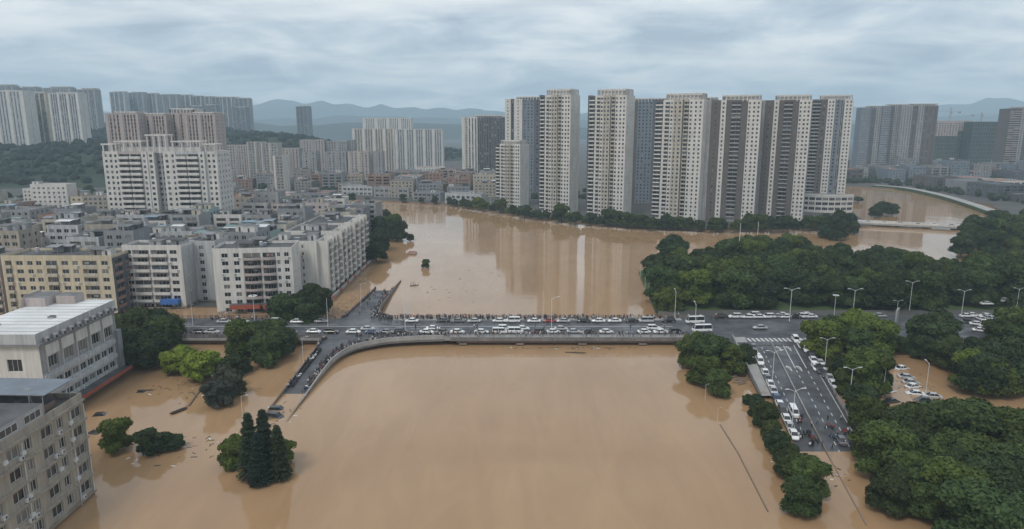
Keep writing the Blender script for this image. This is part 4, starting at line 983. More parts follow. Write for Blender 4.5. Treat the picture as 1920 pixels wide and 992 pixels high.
for k in range(1, len(RP2)-3): m.beam((*RP2[k][1],RZ2[k]-.4),(*RP2[k+1][1],RZ2[k+1]-.4),.35,1.4 + (.5 if k > 22 else 0),CONC_D)
m2 = MB()
for k in range(1, len(RP2)-6): m2.beam((*RP2[k][0],RZ2[k]-.3),(*RP2[k+1][0],RZ2[k+1]-.3),.3,1.25,MUDW)
rampart(m,'parapet',rm2,(-55,288)); rampart(m2,'parapet',rm2,(-55,288))

# --- junction and eastward road
road = struct(empty('road', (0,0,0)))
m = MB(); m.prism([(64.02,205),(96,205),(96,212.4),(420,214),(420,239),(64.02,239)], .4, DZ-.01, CONC_D, ASPH); m.build('carriageway', road)
m = MB(); m.prism([(64.1,239.02),(420,239.02),(420,245.5),(54.5,245.5),(60.5,239.02)], .5, DZ+.13, CONC_D, CITYG); m.build('pavement', road)
def lerp(a, b_, t): return a+(b_-a)*t
L0, L1, R0, R1 = (75.6,211), (62.4,138), (93.6,211), (77.8,138)
def rp_(s, t_, dz=0):
    xl, yl_ = lerp(L0[0],L1[0],s), lerp(L0[1],L1[1],s); xr_, yr_ = lerp(R0[0],R1[0],s), lerp(R0[1],R1[1],s)
    z = lerp(DZ-.005, -.02, s) if s <= 1 else -.02-(s-1)*2.4
    return (lerp(xl,xr_,t_), lerp(yl_,yr_,t_), z+dz)
m = MB(); S = np.linspace(0,1.6,18)
ribbon(m, [((rp_(s,0)[0],rp_(s,0)[1]),(rp_(s,1)[0],rp_(s,1)[1])) for s in S], [rp_(s,0)[2] for s in S], ASPH, 1.5, CONC_D); m.build('sloping_carriageway', road)
def paint(name, pts): mm = MB(); mm.poly(pts, PAINT); return mm.build(name, road)
def strip(s0, s1, t_, w, name='lane_dash'):
    paint(name, [rp_(s0,t_-w,.006),rp_(s0,t_+w,.006),rp_(s1,t_+w,.006),rp_(s1,t_-w,.006)][::-1])
for k in range(14):
    s0 = .36+.052*k
    if s0 < 1: strip(s0, s0+.022, .60, .006); strip(s0+.01, s0+.032, .785, .006)
for k in range(17):
    s0 = .05+.052*k; strip(s0, s0+.022, .205, .006)
strip(.05,.34,.60,.007,'lane_line'); strip(.05,.34,.785,.007,'lane_line'); strip(.03,1.0,.95,.005,'edge_line'); strip(.03,.92,.10,.005,'edge_line')
for k in range(16):
    x = 73.0+1.42*k; paint('crossing_stripe', [(x,208.3,DZ-.003),(x+.72,208.3,DZ-.003),(x+.72,211.8,DZ-.003),(x,211.8,DZ-.003)])
def arrow(s, t_):
    paint('turn_arrow', [rp_(s+.06,t_-.008,.007),rp_(s+.06,t_+.008,.007),rp_(s+.018,t_+.008,.007),rp_(s+.018,t_-.04,.007),rp_(s+.028,t_-.04,.007),rp_(s+.012,t_-.075,.007),rp_(s,t_-.04,.007),rp_(s+.008,t_-.04,.007),rp_(s+.008,t_-.008,.007)][::-1])
for s in (.09,.31):
    for t_ in (.52,.69): arrow(s,t_)
for k in range(30):
    x = 100+7*k; paint('lane_dash', [(x,226.4,DZ-.003),(x+2.6,226.4,DZ-.003),(x+2.6,226.6,DZ-.003),(x,226.6,DZ-.003)])
# road divider that runs on into the water
dv = tag(empty('road_divider', rp_(.0,.41)), 'low white divider along the middle of the flooded sloping road', 'barrier')
m = MB(); S = np.linspace(.02,1.38,40); o = rp_(0,.41)
for a, c in zip(S, S[1:]):
    p, q = rp_(a,.41), rp_(c,.41); ha = max(p[2],-.25); hc = max(q[2],-.25)
    m.beam((p[0]-o[0],p[1]-o[1],ha-o[2]+.004),(q[0]-o[0],q[1]-o[1],hc-o[2]+.004),.24,.34,CONC)
m.build('kerb_block', dv)
# walls beside the sloping road
fw = tag(empty('retaining_wall', (*L0,0)), 'pale retaining wall between the sloping road and the river trees', 'wall')
m = MB(); S = np.linspace(-.02,.60,12); pw_ = lambda s: -.24+.10*s
ribbon(m, [((rp_(s,pw_(s))[0],rp_(s,pw_(s))[1]),(rp_(s,-.012)[0],rp_(s,-.012)[1])) for s in S], [rp_(s,0)[2]+.12 for s in S], CONC, 5, CONC)
for s0, s1 in zip(S, S[1:]):
    p, q = rp_(s0,pw_(s0),.12), rp_(s1,pw_(s1),.12); m.beam(p,q,.3,1.0,W_LGREY)
m.v = [(x-L0[0],y-L0[1],z) for x,y,z in m.v]; m.build('wall', fw)
gr = tag(empty('road_railing', rp_(.35,1.02)), 'thin metal railing along the right edge of the sloping road', 'railing')
o = rp_(.35,1.02); railing([tuple(a-b_ for a,b_ in zip(rp_(s,1.01),o)) for s in np.linspace(.35,.98,6)],'railing',gr,1.0)
# drowned railing line in the river and a low wall by the flooded yard
dr = [ground(*p) for p in ((1350,796),(1385,852),(1412,905),(1440,960))]
m = MB(); o = dr[0]
for a, c in zip(dr, dr[1:]): m.beam((a[0]-o[0],a[1]-o[1],-.5),(c[0]-o[0],c[1]-o[1],-.5),.25,.62,CONC_D)
q = m.build('drowned_parapet', loc=o); tag(q,'drowned parapet line just breaking the water right of centre','parapet')
dr = [ground(*p) for p in ((383,722),(368,742),(354,762))]
m = MB(); o = dr[0]
for a, c in zip(dr, dr[1:]): m.beam((a[0]-o[0],a[1]-o[1],-.5),(c[0]-o[0],c[1]-o[1],-.5),.4,.8,CONC_D)
q = m.build('drowned_wall', loc=o); tag(q,'low dark wall top in the water below the bright green trees','wall')

# --- side channel bridge at the right, and embankment road
sb = tag(empty('channel_bridge', (250,486,0)), 'low pale bridge across the side channel at right', 'bridge')
a, c = Vector((249,487,2.2)), Vector((345,449,2.2)); u = (c-a).normalized(); n = Vector((-u.y,u.x,0)); o = Vector((250,486,0))
m = MB(); m.beam(a-o-Vector((0,0,1.2)), c-o-Vector((0,0,1.2)), 9, 1.2, CONC); m.build('deck', sb)
m = MB()
for s_ in (-4.4,4.4): m.beam(a+n*s_-o, c+n*s_-o, .3, 1.0, W_WHITE)
m.build('parapet', sb)
for k in range(6):
    p = a+(c-a)*((k+.5)/6)-o; m = MB(); m.box(p.x-.9,p.x+.9,p.y-4,p.y+4,-3,1.0-.01,CONC_D); m.build('pier', sb)
m = MB(); E = [ground(px,py,3) for px,py in ((1640,347),(1700,352),(1760,364),(1810,378),(1860,395),(1910,416),(1960,440))]
pr = []
for i_, p in enumerate(E):
    q = Vector(E[min(i_+1,len(E)-1)])-Vector(E[max(i_-1,0)]); nn = Vector((-q.y,q.x,0)).normalized()*4.5; pr.append(((p[0]-nn.x,p[1]-nn.y),(p[0]+nn.x,p[1]+nn.y)))
PR, PZ = smooth_pairs(pr,[3]*len(pr)); ribbon(m, PR, PZ, CONC, 2.6, GRASS); struct(m.build('embankment_road'))
# ------------------------------------------------------------------ trees
ICOC, ICOCF = ico(2)
def leaf_cards(lobes, n, leaf, rng, up=.35, shell=(.78,1.18), droop=0):
    vol = np.array([r[0]*r[1]+r[1]*r[2] for c, r in lobes]); vol = vol/vol.sum()
    V = []; 
    for (c, r), f in zip(lobes, vol):
        k = int(n*f); d = rng.normal(size=(k,3)); d /= np.linalg.norm(d,axis=1)[:,None]
        d[:,2] = np.where(d[:,2] < -.55, -d[:,2], d[:,2])
        q = rng.uniform(shell[0], shell[1], (k,1)); p = np.array(c)+d*np.array(r)*q
        nn = d+np.array([0,0,up])+rng.normal(0,.55,(k,3)); nn /= np.linalg.norm(nn,axis=1)[:,None]
        a = np.cross(nn, rng.normal(size=(k,3))); a /= np.linalg.norm(a,axis=1)[:,None]; b_ = np.cross(nn,a)
        s = leaf*rng.uniform(.55,1.35,(k,1)); a = a*s; b_ = b_*s*rng.uniform(.5,.9,(k,1))
        V.append(np.stack([p-a-b_*.3, p-b_, p+a+b_*.2, p+b_],1))
    V = np.concatenate(V).reshape(-1,3); F = np.arange(len(V)).reshape(-1,4); return V, F
def crown(name, lobes, n, leaf, mat_, seed, core=.80):
    rng = np.random.default_rng(seed); V, F = leaf_cards(lobes, n, leaf, rng)
    Vl = [V]; Fl = F.tolist(); o = len(V)
    for c, r in lobes:
        Vl.append(ICOC*np.array(r)*core*rng.uniform(.9,1.08,(len(ICOC),1))+np.array(c)); Fl += (ICOCF+o).tolist(); o += len(ICOC)
    me = bpy.data.meshes.new(name); me.from_pydata(np.concatenate(Vl).tolist(), [], Fl); me.materials.append(mat_); return me
def broad(seed, H, R, mat_, n=9000, leaf=.40, flat=1.0, name='broadleaf_tree'):
    rng = random.Random(seed); lobes = []
    for k in range(17):                     # upper canopy
        a = rng.uniform(0,2*math.pi); q = math.sqrt(rng.random())*R*.74; rr = R*rng.uniform(.22,.42)
        zc = H*.60 + (1-(q/R)**1.5)*H*.27*flat + rng.uniform(-.12,.08)*H
        lobes.append(((q*math.cos(a),q*math.sin(a),zc),(rr*rng.uniform(.9,1.2),rr*rng.uniform(.9,1.2),rr*rng.uniform(.6,.9))))
    for k in range(11):                     # skirt of low boughs
        a = 2*math.pi*k/11+rng.uniform(-.3,.3); q = R*rng.uniform(.48,.76); rr = R*rng.uniform(.24,.38)
        lobes.append(((q*math.cos(a),q*math.sin(a),H*rng.uniform(.20,.46)),(rr,rr,rr*rng.uniform(.8,1.2))))
    lobes.append(((0,0,H*.48),(R*.62,R*.62,H*.34)))
    r = empty(name); add('crown', crown('crown',lobes,n,leaf,mat_,seed), r)
    m = MB(); top = Vector((rng.uniform(-.4,.4),rng.uniform(-.4,.4),H*.45)); m.tube((0,0,-1.5),top,R*.075,R*.05,BARK,7)
    for k in range(5):
        c = lobes[k][0]; m.tube(top*.85,Vector(c),R*.04,R*.015,BARK,5)
    m.build('trunk', r); return Proto(r)
DK = [broad(11,10.5,5.2,LF_DARK), broad(12,9.5,4.6,LF_DARK), broad(13,12,5.8,LF_MID,name='spreading_tree'), broad(14,10,5.0,LF_MID,name='spreading_tree'), broad(15,11,5.6,LF_DARK,flat=.7)]
BR = [broad(21,10,5.0,LF_BRIGHT,name='light_green_tree'), broad(22,9,4.4,LF_BRIGHT,name='light_green_tree')]
OL = [broad(31,7,3.6,LF_OLIVE,5000,.32,name='clipped_tree'), broad(32,6,3.2,LF_DARK,5000,.32,name='clipped_tree')]
def spruce(seed, H):
    rng = np.random.default_rng(seed); V = []; 
    for k in range(26):
        z = H*(.10+.88*k/26); R = H*.165*(1-(k/26))**.7*(1+.3*math.sin(k*2.4))+.22
        for q in range(240):
            a = rng.uniform(0,2*math.pi); t_ = rng.uniform(.15,1)**.7; p = np.array([math.cos(a)*R*t_, math.sin(a)*R*t_, z - R*.28*t_ + rng.normal(0,.12)])
            d = np.array([math.cos(a),math.sin(a),-.25]); sd_ = np.array([-math.sin(a),math.cos(a),rng.normal(0,.4)]); s = rng.uniform(.18,.36)
            V += [p-sd_*s*.5, p-d*s, p+sd_*s*.5, p+d*s*1.3]
    V = np.array(V); F = np.arange(len(V)).reshape(-1,4).tolist(); 
    c = MB(); c.lathe((0,0,0),[(H*.07,H*.10),(H*.055,H*.35),(H*.03,H*.65),(H*.005,H*.97)],LF_PINE,10)
    o = len(V); F += [tuple(i_+o for i_ in f) for f in c.f]
    me = bpy.data.meshes.new('crown'); me.from_pydata(V.tolist()+c.v, [], F); me.materials.append(LF_PINE)
    r = empty('conifer_tree'); add('crown', me, r); m = MB(); m.tube((0,0,-1.5),(0,0,H*.9),H*.018,H*.004,BARK,6); m.build('trunk', r); return Proto(r)
PT = []
def tree(kinds, x, y, z, sc, label, group, cat='tree'):
    p = random.choice(kinds) if isinstance(kinds, list) else kinds
    s = sc*random.uniform(.88,1.12); r = p.put((x,y,z), random.uniform(0,6.28), (s,s,s*random.uniform(.9,1.1)))
    tag(r, label, cat, group); PT.append(r); return r
def tp(kinds, px, pyb, sc, label, group=None, z=0): x,y,_ = ground(px,pyb,z); return tree(kinds,x,y,z-.2,sc,label,group)
def inpoly(x, y, P):
    c = False; j = len(P)-1
    for i_ in range(len(P)):
        if (P[i_][1] > y) != (P[j][1] > y) and x < (P[j][0]-P[i_][0])*(y-P[i_][1])/(P[j][1]-P[i_][1])+P[i_][0]: c = not c
        j = i_
    return c
def forest(poly, sp, kinds, sc, label, group, z, holes=(), jit=.35):
    xs = [p[0] for p in poly]; ys_ = [p[1] for p in poly]; n = 0; y = min(ys_); row = 0
    while y < max(ys_):
        x = min(xs)+(sp/2 if row % 2 else 0)
        while x < max(xs):
            xx, yy = x+random.uniform(-jit,jit)*sp, y+random.uniform(-jit,jit)*sp
            if inpoly(xx,yy,poly) and abs(xx) < .77*yy+4 and not any(inpoly(xx,yy,h) for h in holes):
                lb = label(xx,yy) if callable(label) else label
                tree(kinds,xx,yy,z-.2,sc*random.uniform(.85,1.15),lb,group); n += 1
            x += sp
        y += sp*.87; row += 1
    return n
# the park behind the road
def plab(x, y):
    d = 'park front' if y < 262 else 'back of the park' if y > 318 else 'park middle' if y > 290 else 'second park rank'
    f = (x/y)
    e_ = 'by the river edge' if x < 82 else 'above the parked cars' if f < .42 else 'around the cross-shaped lamp' if f < .50 else 'above the billboard' if f < .58 else 'above the crowded park entrance' if f < .68 else 'near the right picture edge'
    return 'dark tree '+e_+', '+d
PARK = [(58,247),(63,316),(71,328),(86,341),(121,361),(156,360),(178,332),(196,308),(212,308),(255,326),(262,247)]
hole = [[(132,262),(140,262),(142,272),(131,272)], [(165,244),(188,244),(188,254),(165,254)]]
nF = forest(PARK, 12.0, DK, 1.16, plab, 'trees of the riverside park', .9, hole)
# right of the sloping road
R_NEAR = [(101,209),(99,200),(91.2,166),(87,148),(82,134),(75,118),(72,96),(140,96),(175,150),(188,209)]
h2 = [[ground(px,py)[:2] for px,py in q] for q in (((1640,800),(1636,700),(1690,650),(1790,690),(1795,850),(1680,850)), ((1700,760),(1870,748),(1880,845),(1700,850)), ((1795,700),(1795,600),(1868,600),(1868,700)), ((1660,662),(1660,600),(1705,600),(1705,662)), ((1870,745),(1990,745),(1990,815),(1870,815)))]
def rlab(x, y):
    return 'dark tree ' + ('lining the right edge of the sloping road' if x < 62+.235*(y-138)+30 and y > 138 else 'right of the drowned road foot' if y < 128 else 'in the grove below the lawn' if y < 160 else 'between the eastward road and car park' if y > 190 else 'left of the flooded car park' if x < 112 else 'right of the flooded car park')
nR = forest(R_NEAR, 9.0, DK, 1.0, rlab, 'trees between the sloping road and right edge', .1, h2)
for px, py, s in ((1538,668,1.0),(1570,650,1.05),(1600,655,1.1),(1640,668,1.0),(1725,650,1.0),(1758,655,1.05),(1888,660,1.1),(1915,660,1.1)):
    tp(DK[2:4], px, py, s*1.05, 'layered tree in front of the eastward road', 'layered trees by the eastward road', .5)
for px, py, s in ((1640,815,.45),(1672,826,.45),(1700,838,.55),(1722,826,.42),(1745,850,.6),(1800,838,.55),(1826,846,.6),(1850,838,.55),(1870,852,.6),(1905,838,.6),(1735,815,.35),(1810,812,.35),(1838,808,.35),(1785,862,.6)):
    tp(DK, px, py, s, 'low tree below the lawn', 'low trees below the lawn')
for px, py, s in ((1568,708,.7),(1590,740,.75),(1612,775,.8),(1622,806,.75),(1640,842,.75),(1640,866,.9),(1655,895,.9),(1600,742,.55),(1590,715,.8)):
    tp(DK, px, py, s, 'dark tree hard by the sloping road right edge', 'trees hard by the sloping road')
for px, py, s in ((1838,740,1.15),(1775,690,.85),(1730,672,.8),(1682,662,.7),(1868,742,1.2),(1908,738,1.2),(1838,712,1.0),(1850,716,1.1),(1890,712,1.1)):
    tp(DK, px, py, s, 'big dark tree between the car park and the right edge', 'big trees right of the car park')
# river trees left of the sloping road
for px, py, s, k in ((1296,690,.8,2),(1318,722,.85,3),(1345,742,.72,3),(1330,700,.8,2),(1366,700,.82,0),(1392,690,.7,4),(1300,665,.7,1),(1350,672,.75,1)):
    tp(DK[k], px, py, s, 'rounded tree standing in the river by the bridge end', 'trees in the river by the bridge end')
for px, py, s in ((1420,772,.42),(1432,800,.5),(1446,822,.48),(1455,848,.55),(1472,872,.6),(1464,838,.5),(1492,905,.62),(1478,895,.6),(1513,930,.6),(1440,790,.45),(1500,965,.6)):
    tp(DK, px, py, s, 'small round tree in the strip left of the sloping road', 'strip of trees left of the sloping road')
for i_ in range(26):
    tt = i_/25; px = lerp(1410,1520,tt)+random.uniform(-8,8); py = lerp(752,955,tt)+random.uniform(-12,12)
    tp(OL[1], px, py, random.uniform(.32,.55), 'low shrub in the strip left of the sloping road', 'shrubs left of the sloping road')
for px, py, s in ((1690,930,.9),(1740,920,.9),(1790,930,.95),(1840,920,.95),(1890,930,1.0),(1670,960,.9),(1725,968,.9),(1780,975,.95),(1840,968,1.0),(1900,975,1.0),(1850,882,.85),(1905,880,.9)):
    tp(DK, px, py, s, 'dark tree at the bottom right of the flood', 'trees at the bottom right')
# far bank tree row
for i_ in range(58):
    px = 842+i_*13.2+random.uniform(-5,5)
    py = np.interp(px,[842,920,1000,1100,1200,1350,1500,1600],[386,397,411,421,429,434,433,430])+random.uniform(-3,0)
    tp(DK, px, py, random.uniform(.55,.95)*(1.25 if px > 1400 else 1), 'dark bank tree at the foot of the '+('short white tower' if px < 990 else 'second white tower' if px < 1085 else 'third white tower' if px < 1190 else 'fourth white tower' if px < 1310 else 'brown towers' if px < 1490 else 'curved podium'), 'tree row on the far river bank', 1.2)
for px, py, s in ((1568,450,1.3),(1600,440,.8),(1545,446,.9)): tp(DK[0], px, py, s, 'tall dark tree standing out of the water before the curved podium', 'trees before the podium')
for px, py, s in ((1655,405,1.1),(1672,403,1.0),(1640,408,.8)): tp(DK[4], px, py, s, 'dark tree clump standing in the side channel', 'clump in the side channel')
for i_ in range(26):
    px = random.uniform(1800,1935); py = random.uniform(425,482)
    tp(DK, px, py, random.uniform(.9,1.2), 'dark tree behind the small yellow house at the right edge', 'trees round the yellow house', 1.1)
for i_ in range(16):
    px = 1850+random.uniform(0,80); tp(DK, px, 408+ (px-1850)*.35+random.uniform(-4,6), random.uniform(.6,.9), 'dark tree beside the curving embankment road', 'trees by the embankment road', 1.1)
# left bank
for px, py, s, k in ((712,470,1.15,0),(718,440,1.1,4),(745,452,1.2,0),(738,440,1.0,2),(706,492,1.0,4),(770,452,.5,1),(722,415,.9,1),(704,425,.9,0)):
    tp(DK[k], px, py, s, 'dark riverside tree at the end of the stepped terrace', 'trees at the end of the terrace')
for px, py, s in ((535,610,.9),(560,600,.95),(590,596,1.0),(602,585,.9),(548,590,.85),(520,592,.7),(575,615,.7)):
    tp(DK, px, py, s, 'dark tree beside the terrace, behind the left end of the bridge', 'trees behind the left bridge end')
for px, py, s in ((455,668,.85),(500,684,1.0),(525,668,.9),(480,655,.9),(515,645,.85),(540,650,.7),(450,650,.7)):
    tp(DK, px, py, s, 'dark spreading tree hiding the left end of the bridge', 'trees hiding the left bridge end')
for px, py, s in ((248,690,1.15),(280,690,1.1),(300,672,1.1),(240,660,1.15),(265,650,1.2),(305,650,1.1),(322,640,.95),(232,675,.95),(285,640,1.0)):
    tp([DK[0],DK[4]], px, py, s, 'tall dark tree massed beside the flat-roofed building', 'dark trees by the flat-roofed building')
for px, py, s, k in ((336,700,.85,0),(372,716,.95,0),(392,702,.85,1),(352,692,.75,1)):
    tp(BR[k], px, py, s, 'bright yellow-green tree in the flood left of the bridge', 'bright green trees in the flood')
for px, py, s, k in ((440,705,.95,1),(455,698,.8,1),(432,742,.95,0),(412,762,.95,0),(448,738,.7,0),(425,728,.8,0)):
    tp(OL[k], px, py, s, 'drab olive clipped tree in the flood beside bright green trees', 'olive trees in the flood')
for px, py, s, k in ((217,846,.55,2),(282,850,.58,0),(328,842,.42,1),(304,846,.4,4)):
    tp(DK[k], px, py, s, 'small tree standing in the flood near the corner block', 'small trees in the flood near the corner')
for i_, (px, py, h) in enumerate(((473,896,14.6),(500,892,15),(525,898,12),(488,908,11.5))):
    x, y, _ = ground(px,py); r = spruce(50+i_,h).put((x,y,0), random.random()*6, (1.0,1.0,1.0)); tag(r, ['left','tall middle','short right','front'][i_]+' dark conifer of the clump in the foreground water','tree','foreground conifers')
tp(DK[3], 440, 872, .6, 'loose green tree left of the foreground conifers'); tp(DK[2], 530, 868, .42, 'green broadleaf tree half hidden behind the foreground conifers')
tp(OL[1], 798, 502, .75, 'small bush-like tree standing alone in mid river')
for px, py, s in ((660,377,.6),(690,380,.5),(755,378,.6),(790,380,.6),(815,381,.55),(870,388,.7),(885,391,.75)):
    tp(DK, px, py, s, 'small tree on the far bank before the shop rows', 'small trees before the shop rows', 1.2)
for i_ in range(14):
    x = random.uniform(-190,-120); y = random.uniform(490,585)
    if x < -118-(y-470)*.6: tree(DK, x, y, .35, .8, 'dark tree between houses behind the twin tower','trees behind the twin tower')
for i_ in range(30):
    x = random.uniform(-470,-260); y = random.uniform(560,680)
    tree(DK, x, y, .3+hill_h(x,y), 1.0, 'dark tree at the foot of the wooded hill above the low town','trees at the hill foot')
print('park', nF, 'near right', nR, 'trees', len(PT))

# ------------------------------------------------------------------ lamps
def lamp_proto(kind, H):
    r = empty('street_lamp'); m = MB(); m.lathe((0,0,0),[(.22,0),(.22,.5),(.12,.6),(.07,H-.2),(.06,H)],LAMPW,8); m.build('pole', r)
    hd = MB(); hd.box(-.55,.55,-.16,.16,-.09,.05,LAMPW); hd.box(-.45,.4,-.12,.12,-.12,-.09,G_CURT); hm_ = hd.mesh('lamp_head')
    if kind == 'double': arms = [1,-1]
    elif kind == 'single': arms = [1]
    else: arms = []
    for s_ in arms:
        a = MB(); pts_ = [(0,0,H-.5),(s_*.9,0,H+.05),(s_*2.0,0,H+.4)]
        for p, q in zip(pts_,pts_[1:]): a.tube(p,q,.06,.05,LAMPW,5)
        ar_ = a.build('arm', r); o = add('lamp_head', hm_, ar_, (s_*2.4,0,H+.42))
    if kind == 'flood':
        for k in range(8):
            an = k*math.pi/4; a = MB(); a.tube((0,0,H-.3),(math.cos(an)*1.1,math.sin(an)*1.1,H),.05,.04,LAMPW,4); a.box(math.cos(an)*1.1-.3,math.cos(an)*1.1+.3,math.sin(an)*1.1-.3,math.sin(an)*1.1+.3,H-.05,H+.12,LAMPW); a.build('lamp_head', r)
    return r
LP = {('double',12): Proto(lamp_proto('double',12)), ('single',12): Proto(lamp_proto('single',12)), ('plain',12): Proto(lamp_proto('plain',12)), ('flood',12): Proto(lamp_proto('flood',12))}
def lamp(kind, px, pyb, z, H, label, rz=0, group='street lamps', loc=None):
    x, y, zz_ = loc or ground(px,pyb,z); r = LP[(kind,12)].put((x,y,zz_), rz, (H/12,)*3 if kind != 'x' else 1); tag(r,label,'street lamp',group)
for kind, px, py, z, H, lb in (
  ('plain',615,612,DZ,10,'thin lamp pole at the bridge left of the ramp'),('plain',626,588,0,9,'thin lamp pole in the water behind the left bridge end'),('single',677,575,1.2,9,'lamp standing on the left parapet of the short back ramp'),
  ('plain',760,620,DZ+.1,12,'tall thin lamp pole on the near kerb at left of the bridge'),('plain',766,594,DZ+.1,10.5,'thin lamp pole at back rail near bridge ramp'),
  ('plain',1018,600,DZ+.1,10.5,'thin lamp pole at the back rail in mid bridge'),('single',1034,618,DZ+.1,11,'curved lamp on the near kerb in mid bridge'),
  ('single',1265,597,DZ+.1,10,'lamp at the back corner of the junction'),('single',1302,632,DZ+.1,11,'lamp at the near right corner of the bridge'),('plain',1308,646,.5,5,'short pole under the bridge end by the trees'),
  ('flood',479,620,DZ,12,'lamp with a ring of heads at the left bridge end'),('plain',362,612,DZ,9,'thin pole left of the ring-headed lamp'),('single',331,612,1,6,'short lamp before the blue awning'),
  ('single',456,794,0,7,'lone lamp standing in the flood near the conifers'),('single',569,680,0,8,'lamp standing in the water left of the near ramp'),
  ('double',1480,602,DZ,11.5,'double lamp behind the row of parked cars'),('flood',1563,600,DZ,9,'white cross-shaped lamp at the road front of the park'),('double',1598,600,DZ,11,'double lamp right of the cross-shaped lamp'),
  ('double',1680,600,DZ,7,'double lamp just right of the grey billboard'),('double',1705,582,1.8,11,'double lamp standing above the billboard trees'),('double',1802,595,1.5,10,'double lamp left of the crowded car park'),('double',1803,562,1.5,8,'double lamp deep in the park at right'),
  ('double',1890,565,1.5,11,'tall double lamp near the right picture edge'),('double',1905,585,1.5,9,'double lamp at the right edge above the car park'),
  ('single',1655,745,.2,9,'lamp at the left of the flooded car park'),('single',1735,742,.2,9,'lamp at the right of the flooded car park'),
  ('double',1592,758,1.0,9.5,'double lamp beside the middle of the sloping road'),('double',1546,692,1.8,9,'double lamp beside the top of the sloping road'),
  ('single',1345,790,0,3.5,'lamp top sticking out of the river below the round trees'),('single',1322,748,0,4,'white pole in the river at the round trees'),
  ('double',1545,925,-1,4.5,'double lamp drowned at the foot of the sloping road'),('plain',1200,520,.9,7,'thin pole on park embankment, farthest of the row'),('plain',1209,545,.9,7,'thin pole on park embankment, second from the far end'),('plain',1216,560,.9,7,'thin pole on park embankment, third from the far end'),('plain',1226,572,.9,6,'thin pole on park embankment, nearest the road'),
  ('plain',1384,490,.9,20,'thin mast above the park canopy left of centre'),('plain',1418,476,.9,18,'thin mast above the park canopy behind the first mast'),('single',920,388,1.2,11,'lamp pole on the far bank left of the short white tower')):
    lamp(kind,px,py,z,H,lb, rz=rad(90) if 'flooded' in lb or 'junction' in lb or 'near right' in lb else 0)
lamp('double',0,0,0,10,'double lamp on the divider at upper part of sloping road',group='lamps on the divider',loc=(rp_(.52,.06)),rz=rad(8)); lamp('double',0,0,0,10,'double lamp on the kerb near the flood line of the sloping road',group='lamps on the divider',loc=rp_(.86,.06),rz=rad(8))

# ------------------------------------------------------------------ vehicles
GLASS_C = mat('car_glass', (.02,.024,.028), .08, 0, spec=.7)
LIGHTM = mat('car_lamp', (.6,.6,.58), .2, 0); TAILM = mat('car_tail_lamp', (.3,.02,.02), .3, 0)
CARP = {}
def carpaint(n, c): return mat('car_paint_'+n, c, .28, .02, 1, spec=.5, coat=.5)
CC = {'white':(.72,.73,.73),'silver':(.42,.43,.44),'black':(.018,.019,.021),'grey':(.13,.135,.145),'red':(.30,.03,.025),'blue':(.03,.06,.16)}
def loft(m, st, mat_):
    """st: list of (x, [(y,z)...]) closed half rings mirrored"""
    rings = []
    for x, half in st:
        ring = [(x,-y,z) for y,z in half]+[(x,y,z) for y,z in half[::-1]]; rings.append(ring)
    n = len(rings[0]); i0 = len(m.v)
    for r in rings: m.v += r
    for k in range(len(rings)-1):
        for q in range(n):
            j = (q+1) % n; m.f.append((i0+k*n+q, i0+(k+1)*n+q, i0+(k+1)*n+j, i0+k*n+j)); m.m.append(mat_)
    m.f.append(tuple(i0+q for q in range(n))); m.m.append(mat_); m.f.append(tuple(i0+(len(rings)-1)*n+q for q in range(n))[::-1]); m.m.append(mat_)
